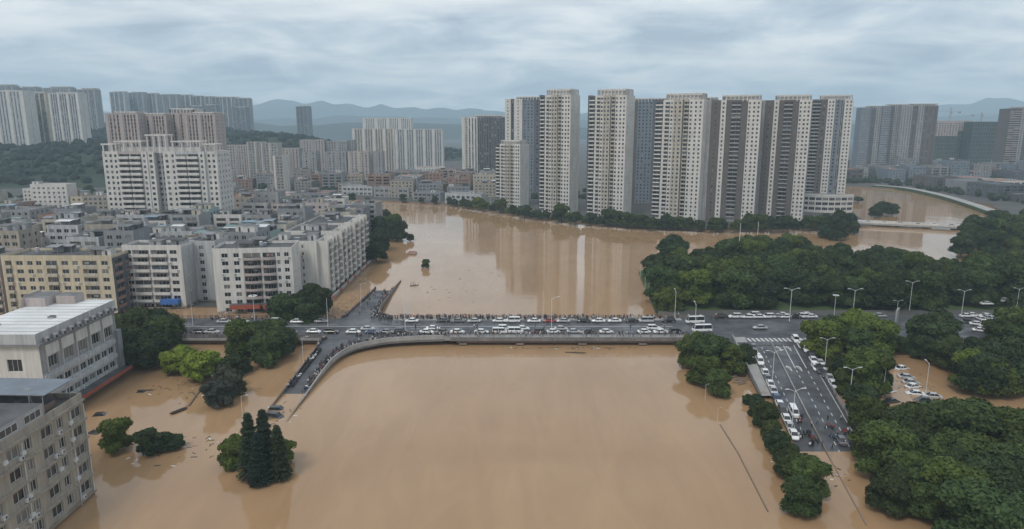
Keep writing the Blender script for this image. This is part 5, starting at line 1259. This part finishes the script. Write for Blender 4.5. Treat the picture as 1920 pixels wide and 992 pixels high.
def car_proto(kind, cname):
    if (kind,cname) in CARP: return CARP[(kind,cname)]
    P = carpaint(cname, CC[cname]); r = empty({'saloon':'saloon_car','suv':'sport_utility_car','van':'van','bus':'minibus'}[kind])
    Lh, hw, belt, roof, cab, wr, wb = {'saloon':(2.35,.90,.88,1.45,((-1.75,-.95),(.55,1.35)),.32,1.38),'suv':(2.35,.95,1.05,1.75,((-2.2,-1.9),(.55,1.25)),.37,1.40),'van':(2.5,.92,1.15,1.98,((-2.45,-2.35),(1.35,1.95)),.33,1.5),'bus':(3.2,1.05,1.2,2.5,((-3.15,-3.05),(2.35,2.95)),.38,2.0)}[kind]
    m = MB(); H0 = .28
    hood = belt-.12 if kind in ('saloon','suv') else belt
    def ring(x, w_, zt): return (x, [(w_*.82,H0),(w_,H0+.14),(w_,zt-.14),(w_*.90,zt)])
    loft(m, [ring(-Lh,hw*.86,belt-.10), ring(-Lh+.18,hw*.97,belt-.02), ring(cab[0][0],hw,belt), ring(0,hw,belt), ring(cab[1][1],hw,belt-.03), ring(Lh-.35,hw*.95,hood-.08), ring(Lh,hw*.80,hood-.26)], P)
    # roof panel and pillars
    (b0,b1),(f0,f1) = cab; tw = hw*.74
    m.prism([(b1,-tw),(f0,-tw),(f0,tw),(b1,tw)], roof-.05, roof, P)
    for s_ in (-1,1):
        for (xb_,xt) in ((b0+.02,b1+.02),(f1-.02,f0-.02),((b0+f1)/2-.1,(b1+f0)/2-.1)): m.tube((xb_,s_*hw*.885,belt-.03),(xt,s_*tw*.99,roof-.03),.05,.045,P,4)
    r0 = m.build('body', r)
    g = MB(); g.v = [(b0,-hw*.88,belt-.06),(f1,-hw*.88,belt-.06),(f1,hw*.88,belt-.06),(b0,hw*.88,belt-.06),(b1,-tw*.985,roof-.04),(f0,-tw*.985,roof-.04),(f0,tw*.985,roof-.04),(b1,tw*.985,roof-.04)]
    g.f = [(0,1,5,4),(1,2,6,5),(2,3,7,6),(3,0,4,7)]; g.m = [GLASS_C]*4; g.build('windows', r)
    wmk = ('wheel', wr)
    if wmk not in WIN:
        q = MB(); q.tube((0,-.11,0),(0,.11,0),wr,wr,RUBBER,12); q.tube((0,-.13,0),(0,.13,0),wr*.58,wr*.58,STEEL,8); WIN[wmk] = q.mesh('wheel')
    for sx in (-wb,wb):
        for sy in (-1,1): add('wheel', WIN[wmk], r, (sx, sy*(hw-.10), wr))
    if kind+'hl' not in WIN:
        q = MB(); q.box(-.1,.06,-.2,.2,-.08,.08,LIGHTM); WIN[kind+'hl'] = q.mesh('headlight'); q = MB(); q.box(-.04,.1,-.18,.18,-.1,.1,TAILM); WIN[kind+'tl'] = q.mesh('tail_light')
    for sy in (-1,1): add('headlight', WIN[kind+'hl'], r0, (Lh-.12, sy*hw*.62, hood-.24)); add('tail_light', WIN[kind+'tl'], r0, (-Lh+.02, sy*hw*.62, belt-.22))
    CARP[(kind,cname)] = Proto(r); return CARP[(kind,cname)]
KN = {'saloon':'saloon car','suv':'tall car','van':'van','bus':'minibus'}; CATN = {'saloon':'car','suv':'car','van':'van','bus':'minibus'}
NC = 0
def car(kind, cname, x, y, z, rz, place, group, tilt=None):
    global NC; NC += 1
    r = car_proto(kind,cname).put((x,y,z), rz); 
    if tilt: r.rotation_euler = (tilt[0],tilt[1],rz)
    tag(r, f'{cname} {KN[kind]} {place}', CATN[kind], group); return r
CARX = []
def row(lst, y, z, place, group, flip=False):
    for px, cn, kd in lst:
        x = wx(px, y, z); yy = y+random.uniform(-.35,.35); CARX.append((x, yy))
        car(kd,cn,x,yy,z,(math.pi if flip else 0)+random.uniform(-.05,.05),place,group)
S_, U_, V_ = 'saloon','suv','van'
row([(455,'white',S_),(520,'white',U_),(558,'white',S_),(602,'grey',S_),(420,'silver',S_)], 229.5, DZ+.004, 'on the left bridge approach', 'cars on the bridge')
row([(372,'black',S_),(398,'silver',S_),(545,'grey',S_),(622,'black',U_),(588,'white',S_),(663,'white',S_),(698,'blue',S_),(726,'grey',S_),(752,'black',U_),(800,'white',S_),(831,'black',S_),(858,'white',S_),(903,'white',S_),(937,'white',V_),(967,'white',V_),(1014,'black',U_),(1037,'white',S_),(1076,'silver',S_),(1105,'black',S_),(1137,'white',S_),(1208,'white',S_),(1238,'white',S_),(1268,'black',U_)], 217.2, DZ+.004, 'queued along the near bridge kerb', 'cars on the bridge')
row([(690,'silver',S_),(812,'white',S_),(946,'white',U_),(980,'white',S_),(1052,'silver',S_),(1226,'white',U_)], 220.9, DZ+.004, 'in the second near lane of the bridge', 'cars on the bridge')
row([(772,'white',S_),(830,'black',S_),(858,'grey',S_),(889,'silver',S_),(936,'white',S_),(962,'white',V_),(1001,'white',S_),(1030,'red',S_),(1056,'silver',S_),(1094,'black',S_),(1122,'white',S_),(1152,'white',S_),(1184,'black',S_),(1211,'silver',V_),(1254,'black',U_)], 230.2, DZ+.004, 'queued along the back bridge rail', 'cars on the bridge', True)
car('bus','white',wx(1302,229),229,DZ,rad(185),'farther one at the right bridge end','minibuses at the junction'); car('bus','white',wx(1315,219),219,DZ,rad(183),'nearer one at the right bridge end','minibuses at the junction')
car('saloon','silver',wx(1424,222),222,DZ,rad(180),'driving alone across the junction','cars at the junction')
row([(1352,'black',S_),(1378,'white',U_),(1403,'white',S_),(1422,'white',S_),(1440,'white',U_),(1458,'silver',S_),(1474,'white',S_),(1489,'black',S_),(1503,'white',U_),(1520,'white',S_)], 235.5, DZ, 'parked along the park kerb', 'cars parked along the park kerb', True)
row([(1412,'white',U_),(1466,'white',S_),(1512,'white',S_)], 237.9, DZ-.01, 'in the rear rank at the park kerb', 'cars parked along the park kerb', True)
row([(1625,'white',S_),(1650,'silver',S_),(1812,'white',S_),(1850,'white',S_)], 236.5, DZ, 'parked on the eastward road behind the trees', 'cars on the eastward road')
for px, py, cn in ((1820,592,'white'),(1838,600,'white'),(1850,598,'silver'),(1832,610,'white'),(1846,612,'white'),(1838,622,'white'),(1858,606,'silver'),(1815,606,'black'),(1850,572,'white'),(1884,566,'white'),(1902,565,'white')):
    x,y,_ = ground(px,py,DZ); car('saloon',cn,x,min(y,237.5) if py > 580 else y,DZ if py > 580 else DZ+.14,random.choice([0,.5,1.5,-.4]),'in the crowded park entrance at right','cars in the park entrance')
hd = math.atan2(L1[1]-L0[1], L1[0]-L0[0]); slope = math.atan2(DZ, 74)
for i_, (s, cn, kd) in enumerate([(.12,'grey',S_),(.235,'white',S_),(.285,'white',U_),(.40,'white',S_),(.455,'grey',S_),(.51,'white',S_),(.565,'silver',S_),(.63,'blue',S_),(.685,'white',S_),(.735,'black',U_),(.79,'white',S_),(.845,'silver',S_),(.90,'white',S_)]):
    x,y,z = rp_(s,.045); r = car(kd,cn,x,y,z,hd,'filed along the sloping road left kerb','cars along the left kerb of the sloping road'); r.rotation_euler = (0,slope,hd)
for i_, (s, cn, kd, t_) in enumerate([(.03,'white',U_,.86),(.07,'white',S_,.93),(.10,'white',S_,.89),(.145,'white',U_,.95),(.21,'black',S_,.98),(.27,'white',S_,.96),(.30,'silver',S_,1.05),(.34,'white',S_,1.06),(.345,'white',S_,.93),(.375,'black',U_,.97),(.41,'black',S_,1.0),(.45,'silver',S_,1.06),(.51,'white',S_,1.06),(.72,'silver',S_,1.09),(.80,'white',S_,1.09),(.965,'black',S_,.97)]):
    x,y,z = rp_(s,t_); r = car(kd,cn,x,y,z,hd+random.uniform(-.06,.06),'along the right kerb of the sloping road','cars along the right kerb of the sloping road'); r.rotation_euler = (0,slope,r.rotation_euler[2])
for s, t_, cn, kd in ((.745,.20,'white',V_),(.935,.70,'grey',S_),(.965,.86,'black',S_)):
    x,y,z = rp_(s,t_); r = car(kd,cn,x,y,z,hd+math.pi*(t_ > .5),'on the open lanes of the sloping road','cars in the lanes of the sloping road'); r.rotation_euler = (0,slope if t_ < .5 else -slope,r.rotation_euler[2])
for px, py, cn in ((1665,733,'white'),(1708,716,'silver'),(1712,724,'white'),(1716,737,'white'),(1732,750,'black'),(1672,752,'black'),(1700,706,'silver'),(1748,742,'silver'),(1691,690,'white')):
    x,y,_ = ground(px,py,.3); car('saloon',cn,x,y,-.35,random.choice([.3,-.2,2.9]),'standing hub-deep in the flooded car park','cars in the flooded car park')
for px, py, cn in ((1768,778,'silver'),(1782,782,'white'),(1765,806,'silver'),(1778,820,'white'),(1772,846,'white'),(1855,806,'silver'),(1898,806,'white')):
    x,y,_ = ground(px,py,.3); car('saloon',cn,x,y,-.2,random.choice([.3,-.2,2.9]),'glimpsed under the trees below the lawn','cars under the trees below the lawn')
for px, py, cn, z in ((517,781,'black',-.75),(521,767,'black',-1.0),(188,778,'black',-.9),(178,812,'black',-.95),(266,735,'black',-1.2)):
    x,y,_ = ground(px,py,0); car('suv' if px > 500 else 'saloon',cn,x,y,z,random.uniform(-.4,.4),'drowned to the windows '+('beside the foot of the ramp' if px > 500 else 'in the flooded yard at left'),'drowned cars')
for k in range(9):
    p = a+(c-a)*((k+.6)/10)+n*random.choice([-1.6,1.6]); car('saloon',random.choice(['white','white','silver']),p.x,p.y,2.2,math.atan2(u.y,u.x),'on the low bridge over the side channel','cars on the channel bridge')
print('cars', NC)

# scooters
def scooter_proto(cn):
    P = carpaint(cn, CC[cn]); r = empty('scooter')
    m = MB(); loft(m, [(-.75,[(.10,.45),(.16,.52),(.16,.70),(.08,.78)]),(-.1,[(.12,.28),(.19,.36),(.19,.66),(.12,.76)]),(.15,[(.12,.25),(.16,.27),(.16,.31),(.1,.33)]),(.5,[(.12,.25),(.16,.27),(.16,.34),(.1,.36)]),(.58,[(.1,.3),(.2,.45),(.19,.85),(.08,1.0)])], P); m.build('body', r)
    q = MB(); q.tube((0,-.06,0),(0,.06,0),.24,.24,RUBBER,10); wq = q.mesh('wheel'); add('wheel', wq, r, (-.62,0,.24)); add('wheel', wq, r, (.72,0,.24))
    q = MB(); q.tube((.6,0,.9),(.5,0,1.08),.03,.03,RUBBER,4); q.tube((.5,-.32,1.08),(.5,.32,1.08),.03,.03,RUBBER,4); q.build('handlebar', r)
    q = MB(); q.box(-.7,.0,-.13,.13,.765,.84,RUBBER); q.build('seat', r); return Proto(r)
SCT = {c_: scooter_proto(c_) for c_ in ('black','red','white','blue')}
def scooter(x, y, z, rz, place, group):
    c_ = random.choice(['black']*5+['red','white','blue']); r = SCT[c_].put((x,y,z),rz); tag(r, f'{c_} scooter {place}', 'scooter', group)
def on_ramp(P, Z, k, t_): 
    k0 = int(k); f = k-k0; L_ = Vector((*P[k0][0],Z[k0])).lerp(Vector((*P[k0+1][0],Z[k0+1])),f); R_ = Vector((*P[k0][1],Z[k0])).lerp(Vector((*P[k0+1][1],Z[k0+1])),f); return L_.lerp(R_,t_)
kmin = next(i_ for i_, z in enumerate(RZ) if z > .05)
for i_ in range(72):
    p = on_ramp(RP,RZ,kmin+.15+i_*.34,.82); scooter(p.x,p.y,p.z+.01,random.uniform(-.4,.4),'by the near ramp outer parapet, '+('water end' if i_ < 24 else 'middle' if i_ < 48 else 'bridge end'),'scooters on the near ramp')
for i_ in range(30):
    p = on_ramp(RP,RZ,kmin+.6+i_*.5,.11); scooter(p.x,p.y,p.z+.01,random.uniform(2.7,3.5),'by the near ramp inner wall','scooters on the near ramp')
for i_ in range(28):
    p = on_ramp(RP2,RZ2,3+i_*.7,.84); scooter(p.x,p.y,p.z+.01,random.uniform(-.4,.4),'parked on the short back ramp','scooters on the back ramp')
for i_ in range(22):
    s = random.uniform(.76,.965); t_ = random.choice([random.uniform(.12,.34),random.uniform(.5,.9)]); x,y,z = rp_(s,t_); scooter(x,y,z+.01,hd+random.choice([0,math.pi])+random.uniform(-.5,.5),'near the road flood line','scooters at the flood line')

# ------------------------------------------------------------------ people
def person_mesh(pose, shirt, trousers):
    V = {'p':(0,0,.93),'s':(0,.0,1.18),'c':(0,0,1.40),'n':(0,0,1.50),'h':(0,.02,1.60),'ht':(0,.01,1.72)}
    V['hl'] = (-.10,0,.88); V['hr'] = (.10,0,.88)
    st = .22 if pose == 'walk' else .03
    V['kl'] = (-.11,.04+st*.6,.50); V['kr'] = (.11,.04-st*.2,.50); V['al'] = (-.11,st,.08); V['ar'] = (.11,-st,.08); V['tl'] = (-.12,st+.16,.04); V['tr'] = (.12,-st+.16,.04)
    V['sl'] = (-.19,0,1.40); V['sr'] = (.19,0,1.40)
    if pose == 'lean': V['el'] = (-.25,.12,1.18); V['wl'] = (-.16,.36,1.12); V['er'] = (.25,.12,1.18); V['wr'] = (.16,.36,1.12)
    elif pose == 'phone': V['el'] = (-.27,.05,1.15); V['wl'] = (-.26,.08,.90); V['er'] = (.25,.16,1.22); V['wr'] = (.08,.34,1.45)
    else: V['el'] = (-.26,-.05+st*.4,1.15); V['wl'] = (-.27,.05,.90); V['er'] = (.26,-.05-st*.4,1.15); V['wr'] = (.27,.05,.90)
    names = list(V); ix = {k: i_ for i_, k in enumerate(names)}
    E = [('p','s'),('s','c'),('c','n'),('n','h'),('h','ht'),('p','hl'),('p','hr'),('hl','kl'),('kl','al'),('al','tl'),('hr','kr'),('kr','ar'),('ar','tr'),('c','sl'),('c','sr'),('sl','el'),('el','wl'),('sr','er'),('er','wr')]
    R = {'p':(.16,.11),'s':(.15,.10),'c':(.17,.11),'n':(.06,.06),'h':(.095,.10),'ht':(.07,.08),'hl':(.10,.10),'hr':(.10,.10),'kl':(.065,.065),'kr':(.065,.065),'al':(.05,.05),'ar':(.05,.05),'tl':(.045,.03),'tr':(.045,.03),'sl':(.065,.065),'sr':(.065,.065),'el':(.05,.05),'er':(.05,.05),'wl':(.04,.04),'wr':(.04,.04)}
    me = bpy.data.meshes.new('tmp'); me.from_pydata([V[k] for k in names], [(ix[a_],ix[b_]) for a_, b_ in E], [])
    ob = bpy.data.objects.new('tmp', me); COL.objects.link(ob); ob.modifiers.new('skin','SKIN')
    if not me.skin_vertices: 
        bm = bmesh.new(); bm.from_mesh(me); bm.verts.layers.skin.verify(); bm.to_mesh(me); bm.free()
    for i_, k in enumerate(names): me.skin_vertices[0].data[i_].radius = R[k]; me.skin_vertices[0].data[i_].use_root = (k == 'p')
    ob.modifiers.new('sub','SUBSURF').levels = 1
    dg = bpy.context.evaluated_depsgraph_get(); ev = bpy.data.meshes.new_from_object(ob.evaluated_get(dg)); bpy.data.objects.remove(ob)
    ev.name = 'person'; ev.materials.clear()
    for q in (shirt, trousers, SKIN, HAIR): ev.materials.append(q)
    for f in ev.polygons:
        cc = f.center; arm = abs(cc.x) > .215 and cc.z < 1.24 or (cc.y > .2 and cc.z > 1.0)
        f.material_index = 3 if cc.z > 1.66 or (cc.z > 1.54 and cc.y < -.01) or cc.z < .07 else 2 if cc.z > 1.46 or arm else 0 if cc.z > .92 else 1
        f.use_smooth = True
    return ev
CL = {'dark':(.025,.027,.032),'navy':(.03,.045,.10),'white':(.55,.55,.54),'red':(.32,.035,.03),'grey':(.17,.17,.18),'pale blue':(.24,.34,.46),'brown':(.13,.08,.05)}
TR = [mat('trousers_dark',(.02,.021,.025),.9,.05), mat('trousers_denim',(.05,.07,.11),.9,.05)]
PM = {}
for i_, (cn, c_) in enumerate(CL.items()):
    sh = mat('shirt_'+cn.replace(' ','_'), c_, .9, .05)
    for pose in ('stand','walk','lean','phone'): PM[(cn,pose)] = person_mesh(pose, sh, TR[i_ % 2])
NP = 0
CW = ['dark']*4+['navy']*2+['white']*2+['grey']*2+['red','pale blue','brown']
PV = {'stand':'standing','walk':'striding','lean':'leaning','phone':'arm-raising'}
def person(x, y, z, rz, place, group, poses=('stand','walk','phone')):
    global NP; NP += 1
    cn = random.choice(CW); ps = random.choice(poses); o = add('person', PM[(cn,ps)], None, (x,y,z), rz); s = random.uniform(.93,1.04); o.scale = (s,s,s)
    tag(o, f'{PV[ps]} person in {cn} top {place}', 'person', group)
def clear(x, y, d=2.9): return all(abs(x-q[0]) > d or abs(y-q[1]) > 1.3 for q in CARX)
for i_ in range(78):        # dense crowd at the back rail left
    x = random.uniform(-44,-8); y = random.uniform(232.4,234.7); person(x,y,DZ+.16 if x > -42 else DZ,random.uniform(-.6,.6),'in the back-rail crowd','crowd at the back rail',('stand','lean','phone'))
for i_ in range(40):
    x = random.uniform(-8,54); y = random.uniform(232.6,234.7); person(x,y,DZ+.16,random.uniform(-.8,.8),'along the back rail mid bridge','people along the back rail',('stand','lean','phone'))
for i_ in range(62):
    x = random.uniform(-46,60); y = random.uniform(212.3,214.4)
    if x < -16: y = random.uniform(212.6,215.0)
    person(x,y,DZ+.16 if x > -16 else DZ,random.choice([0,3.1])+random.uniform(-.7,.7),'along the near rail of the bridge','people along the near rail')
for i_ in range(16):
    x = random.uniform(-40,58); y = random.uniform(216,223)
    if clear(x,y): person(x,y,DZ,random.uniform(0,6.2),'between queued cars','people between the queued cars')
for i_ in range(60):
    p = on_ramp(RP,RZ,random.uniform(kmin-.6,len(RP)-4),random.choice([.93,.70,.04,.92])); person(p.x,p.y,p.z,random.uniform(0,6.2),'on the near ramp','people on the near ramp')
for i_ in range(46):
    p = on_ramp(RP2,RZ2,random.uniform(.5,24),random.choice([.05,.93,random.uniform(.2,.9),.9])); person(p.x,p.y,p.z,random.uniform(0,6.2),'on the short back ramp','people on the back ramp')
for i_ in range(22):
    x = random.uniform(-112,-64); person(x,random.uniform(232.5,234.6),DZ,random.uniform(0,6.2),'on the left bridge approach','people on the left approach')
for i_ in range(16):
    x = random.uniform(58,74); person(x,random.uniform(232,239),DZ-.005,random.uniform(0,6.2),'at the far corner of the junction','people at the junction')
for i_ in range(20):
    s = random.uniform(.78,.985); x,y,z = rp_(s,random.uniform(.12,.92)); person(x,y,z,random.uniform(0,6.2),'at the road flood line','people at the flood line')
def crowd(name, spots, label):
    VV, FF, MI, o = [], [], [], 0; keys = list(PM); slots = {}; ml = []
    for (x, y, z, rz) in spots:
        me = PM[random.choice([k for k in keys if k[0] in ('dark','dark','navy','grey','white','dark')])]; n_ = len(me.vertices); c_ = np.empty(n_*3); me.vertices.foreach_get('co', c_); c_ = c_.reshape(-1,3)
        ca, sa = math.cos(rz), math.sin(rz); c_ = np.stack([c_[:,0]*ca-c_[:,1]*sa+x, c_[:,0]*sa+c_[:,1]*ca+y, c_[:,2]+z],1); VV.append(c_)
        for f in me.polygons:
            FF.append([v+o for v in f.vertices]); mt = me.materials[f.material_index]
            if mt not in slots: slots[mt] = len(ml); ml.append(mt)
            MI.append(slots[mt])
        o += n_
    me = bpy.data.meshes.new(name); me.from_pydata(np.concatenate(VV).tolist(), [], FF)
    for mt in ml: me.materials.append(mt)
    me.polygons.foreach_set('material_index', MI); ob = add(name, me, kind='stuff'); ob['label'] = label; ob['category'] = 'crowd'
sp = []
for i_ in range(190):
    x = random.uniform(-50,57); sp.append((x,random.uniform(232.4,234.8),DZ+.16 if x > -42 else DZ,random.uniform(0,6.2)))
for i_ in range(130):
    x = random.uniform(-52,60); sp.append((x,random.uniform(212.4,214.5),DZ+.16 if x > -22 else DZ,random.uniform(0,6.2)))
for i_ in range(60):
    p = on_ramp(RP,RZ,random.uniform(kmin-.8,len(RP)-5),random.choice([.94,.68,.05,.93,.72])); sp.append((p.x,p.y,p.z,random.uniform(0,6.2)))
for i_ in range(60):
    p = on_ramp(RP2,RZ2,random.uniform(.5,25),random.choice([.04,.94,.93,.7,random.random()])); sp.append((p.x,p.y,p.z,random.uniform(0,6.2)))
for i_ in range(40): sp.append((random.uniform(-112,-62),random.choice([random.uniform(233,234.8),random.uniform(212.6,213.6)]),DZ,random.uniform(0,6.2)))
crowd('crowd', sp, 'onlookers thronging the rails of the bridge and ramps')
print('people', NP)

# ------------------------------------------------------------------ odds and ends in the water and park
x,y,_ = ground(335,772); m = MB(); loft(m, [(-2.4,[(.05,.35),(.1,.4),(.12,.45),(.05,.46)]),(-1.6,[(.3,-.1),(.5,.1),(.55,.4),(.5,.42)]),(1.6,[(.3,-.1),(.5,.1),(.55,.4),(.5,.42)]),(2.4,[(.05,.4),(.1,.45),(.12,.5),(.05,.52)])], mat('boat_wood',(.06,.04,.03),.8,.2,2)); m.box(-1.5,1.5,-.4,.4,.43,.44,RUBBER)
q = m.build('rowing_boat', loc=(x,y,0), rz=rad(60)); tag(q,'small dark boat adrift in the flood at left','boat')
def branch(name, px, py, rz, label, L_=5.0, up=1.6):
    x,y,_ = ground(px,py); m = MB(); rr = random.Random(px); m.tube((-L_/2,0,.05),(L_/2,.2,.25),.28,.12,BARK,7)
    for k in range(9):
        b0 = rr.uniform(-.5,.5)*L_; m.tube((b0,0,.15),(b0+rr.uniform(-1.2,1.2),rr.uniform(-1.2,1.2),rr.uniform(.2,up)),.09,.02,BARK,5)
    q = m.build(name, loc=(x,y,0), rz=rz); tag(q,label,'driftwood')
branch('drift_log',1079,662,-.15,'dark log floating below the bridge right of centre',6.5,.4); branch('drift_branch',777,536,.3,'bare branch sticking out of the river behind the bridge',4,2.6); branch('drift_log',272,733,0,'thin dark log floating in the flooded yard',4,.3)
x,y,_ = ground(773,476); r = tag(empty('drowned_kiosk',(x,y,0)),'rusty red roof of a drowned kiosk in the river','kiosk')
m = MB(); m.poly([(-2.6,-2.0,.5),(2.6,-2.0,.5),(1.6,0,1.6),(-1.6,0,1.6)],ROOF_R); m.poly([(2.6,2.0,.5),(-2.6,2.0,.5),(-1.6,0,1.6),(1.6,0,1.6)],ROOF_R); m.poly([(2.6,-2,.5),(2.6,2,.5),(1.6,0,1.6)],ROOF_R); m.poly([(-2.6,2,.5),(-2.6,-2,.5),(-1.6,0,1.6)],ROOF_R); m.build('roof', r)
m = MB()
for sx in (-2.2,2.2):
    for sy in (-1.6,1.6): m.tube((sx,sy,-2.5),(sx,sy,.6),.1,.1,CONC,5)
m.tube((3.2,0,-1),(3.2,0,3.4),.05,.05,STEEL,5); m.build('posts', r)
x,y = wx(1678,214,7), 213.2; r = tag(empty('billboard',(x,y,DZ)),'tall grey billboard seen from the side at the park entrance','billboard')
m = MB(); m.box(-1.9,1.9,-.25,.25,2.4,9.4,W_LGREY); m.build('panel', r, rz=rad(52)); m = MB(); m.tube((-1.2,0,-2.2),(-1.2,0,2.5),.15,.15,STEEL,6); m.tube((1.2,0,-2.2),(1.2,0,2.5),.15,.15,STEEL,6); m.build('post', r, rz=rad(52))
def pavilion(name, px, py, z, label, wl, rf, w_, h_):
    x,y,_ = ground(px,py,z); r = tag(empty(name,(x,y,z)),label,'pavilion'); m = MB(); m.box(-w_,w_,-w_*.6,w_*.6,h_,h_+.5,wl); m.build('beam', r); m = MB()
    for sx in np.linspace(-w_*.9,w_*.9,4):
        for sy in (-w_*.5,w_*.5): m.tube((sx,sy,0),(sx,sy,h_),.22,.2,wl,6)
    m.build('columns', r); m = MB(); a_ = w_*1.2; b_ = w_*.8
    m.poly([(-a_,-b_,h_+.5),(a_,-b_,h_+.5),(a_*.55,0,h_+2.1),(-a_*.55,0,h_+2.1)],rf); m.poly([(a_,b_,h_+.5),(-a_,b_,h_+.5),(-a_*.55,0,h_+2.1),(a_*.55,0,h_+2.1)],rf); m.poly([(a_,-b_,h_+.5),(a_,b_,h_+.5),(a_*.55,0,h_+2.1)],rf); m.poly([(-a_,b_,h_+.5),(-a_,-b_,h_+.5),(-a_*.55,0,h_+2.1)],rf); m.build('roof', r)
pavilion('park_pavilion',1658,556,.9,'small orange-roofed pavilion in a park clearing',W_YELL,mat('roof_orange',(.36,.17,.06),.8,.2),3.2,4.5)
pavilion('yellow_house',1872,474,1.1,'small yellow columned house among trees at the right edge',W_YELL,mat('roof_brown',(.13,.09,.07),.8,.2),5.0,5.0)
x,y,_ = ground(1383,712,.3); r = tag(empty('timber_pile',(x,y,.2)),'pile of pinkish timber frames under the round river trees','timber')
for k in range(8): m = MB(); m.box(-1.6,1.6,-.12,.12,0,.2,W_PINK); m.build('plank', r, loc=(random.uniform(-1.5,1.5),k*.9-3,.1+.05*(k%3)), rz=random.uniform(-.6,.6))

db = MB(); rr = random.Random(5)
for (cx_, cy_, sx_, sy_, n_) in ((-88,176,14,9,60),(-66,262,4,22,40),(-57,158,4,7,30),(20,209.5,30,1.0,70),(-72,140,12,8,40),(66,180,3,16,30),(62,128,8,6,40),(-20,300,24,30,40),(108,178,10,8,40)):
    for k in range(n_):
        x, y = rr.gauss(cx_,sx_*.5), rr.gauss(cy_,sy_*.5); a_ = rr.uniform(0,3.14); l_ = rr.uniform(.15,.7); w_ = rr.uniform(.05,.22)
        ux, uy = math.cos(a_), math.sin(a_); mt = rr.choice([BARK,BARK,LF_OLIVE,W_CONC,FRAME_W])
        P_ = [(x+ux*l_*i1-uy*w_*i2, y+uy*l_*i1+ux*w_*i2) for i1, i2 in ((-1,-1),(1,-1),(1.1,1),(-.9,1))]
        db.prism(P_, -.05, .05, mt)
ob = db.build('floating_debris', kind='stuff'); ob['label'] = 'scattered drift litter floating on the brown flood'; ob['category'] = 'debris'

# ------------------------------------------------------------------ labels: tell look-alikes apart by their place
from collections import defaultdict
by = defaultdict(list)
for o in SC.objects:
    if o.parent is None and 'label' in o: by[o['label']].append(o)
for lb, os_ in by.items():
    if 1 < len(os_) <= 30:
        os_.sort(key=lambda o: o.location.x/max(o.location.y,1))
        for i_, o in enumerate(os_): o['label'] = lb+', '+(ORD[i_] if len(os_) > 2 else ('left','right')[i_])+(' from left' if len(os_) > 2 else ' one')

for o in SC.objects:
    if 'label' in o and len(o['label'].split()) > 16: print('LONG', o.name, o['label'])
# ------------------------------------------------------------------ the humid air
hm = bpy.data.materials.new('humid_air'); hm.use_nodes = True; t = hm.node_tree; t.nodes.clear()
o_ = N('ShaderNodeOutputMaterial', t); pv = N('ShaderNodeVolumePrincipled', t)
pv.inputs['Color'].default_value = (.66, .86, 1.0, 1); pv.inputs['Density'].default_value = 0.00018; pv.inputs['Anisotropy'].default_value = 0.0
t.links.new(pv.outputs[0], o_.inputs['Volume'])
m = MB(); m.box(-9000, 9000, -950, 9000, -4, 560, hm); hz = m.build('haze', kind='stuff')
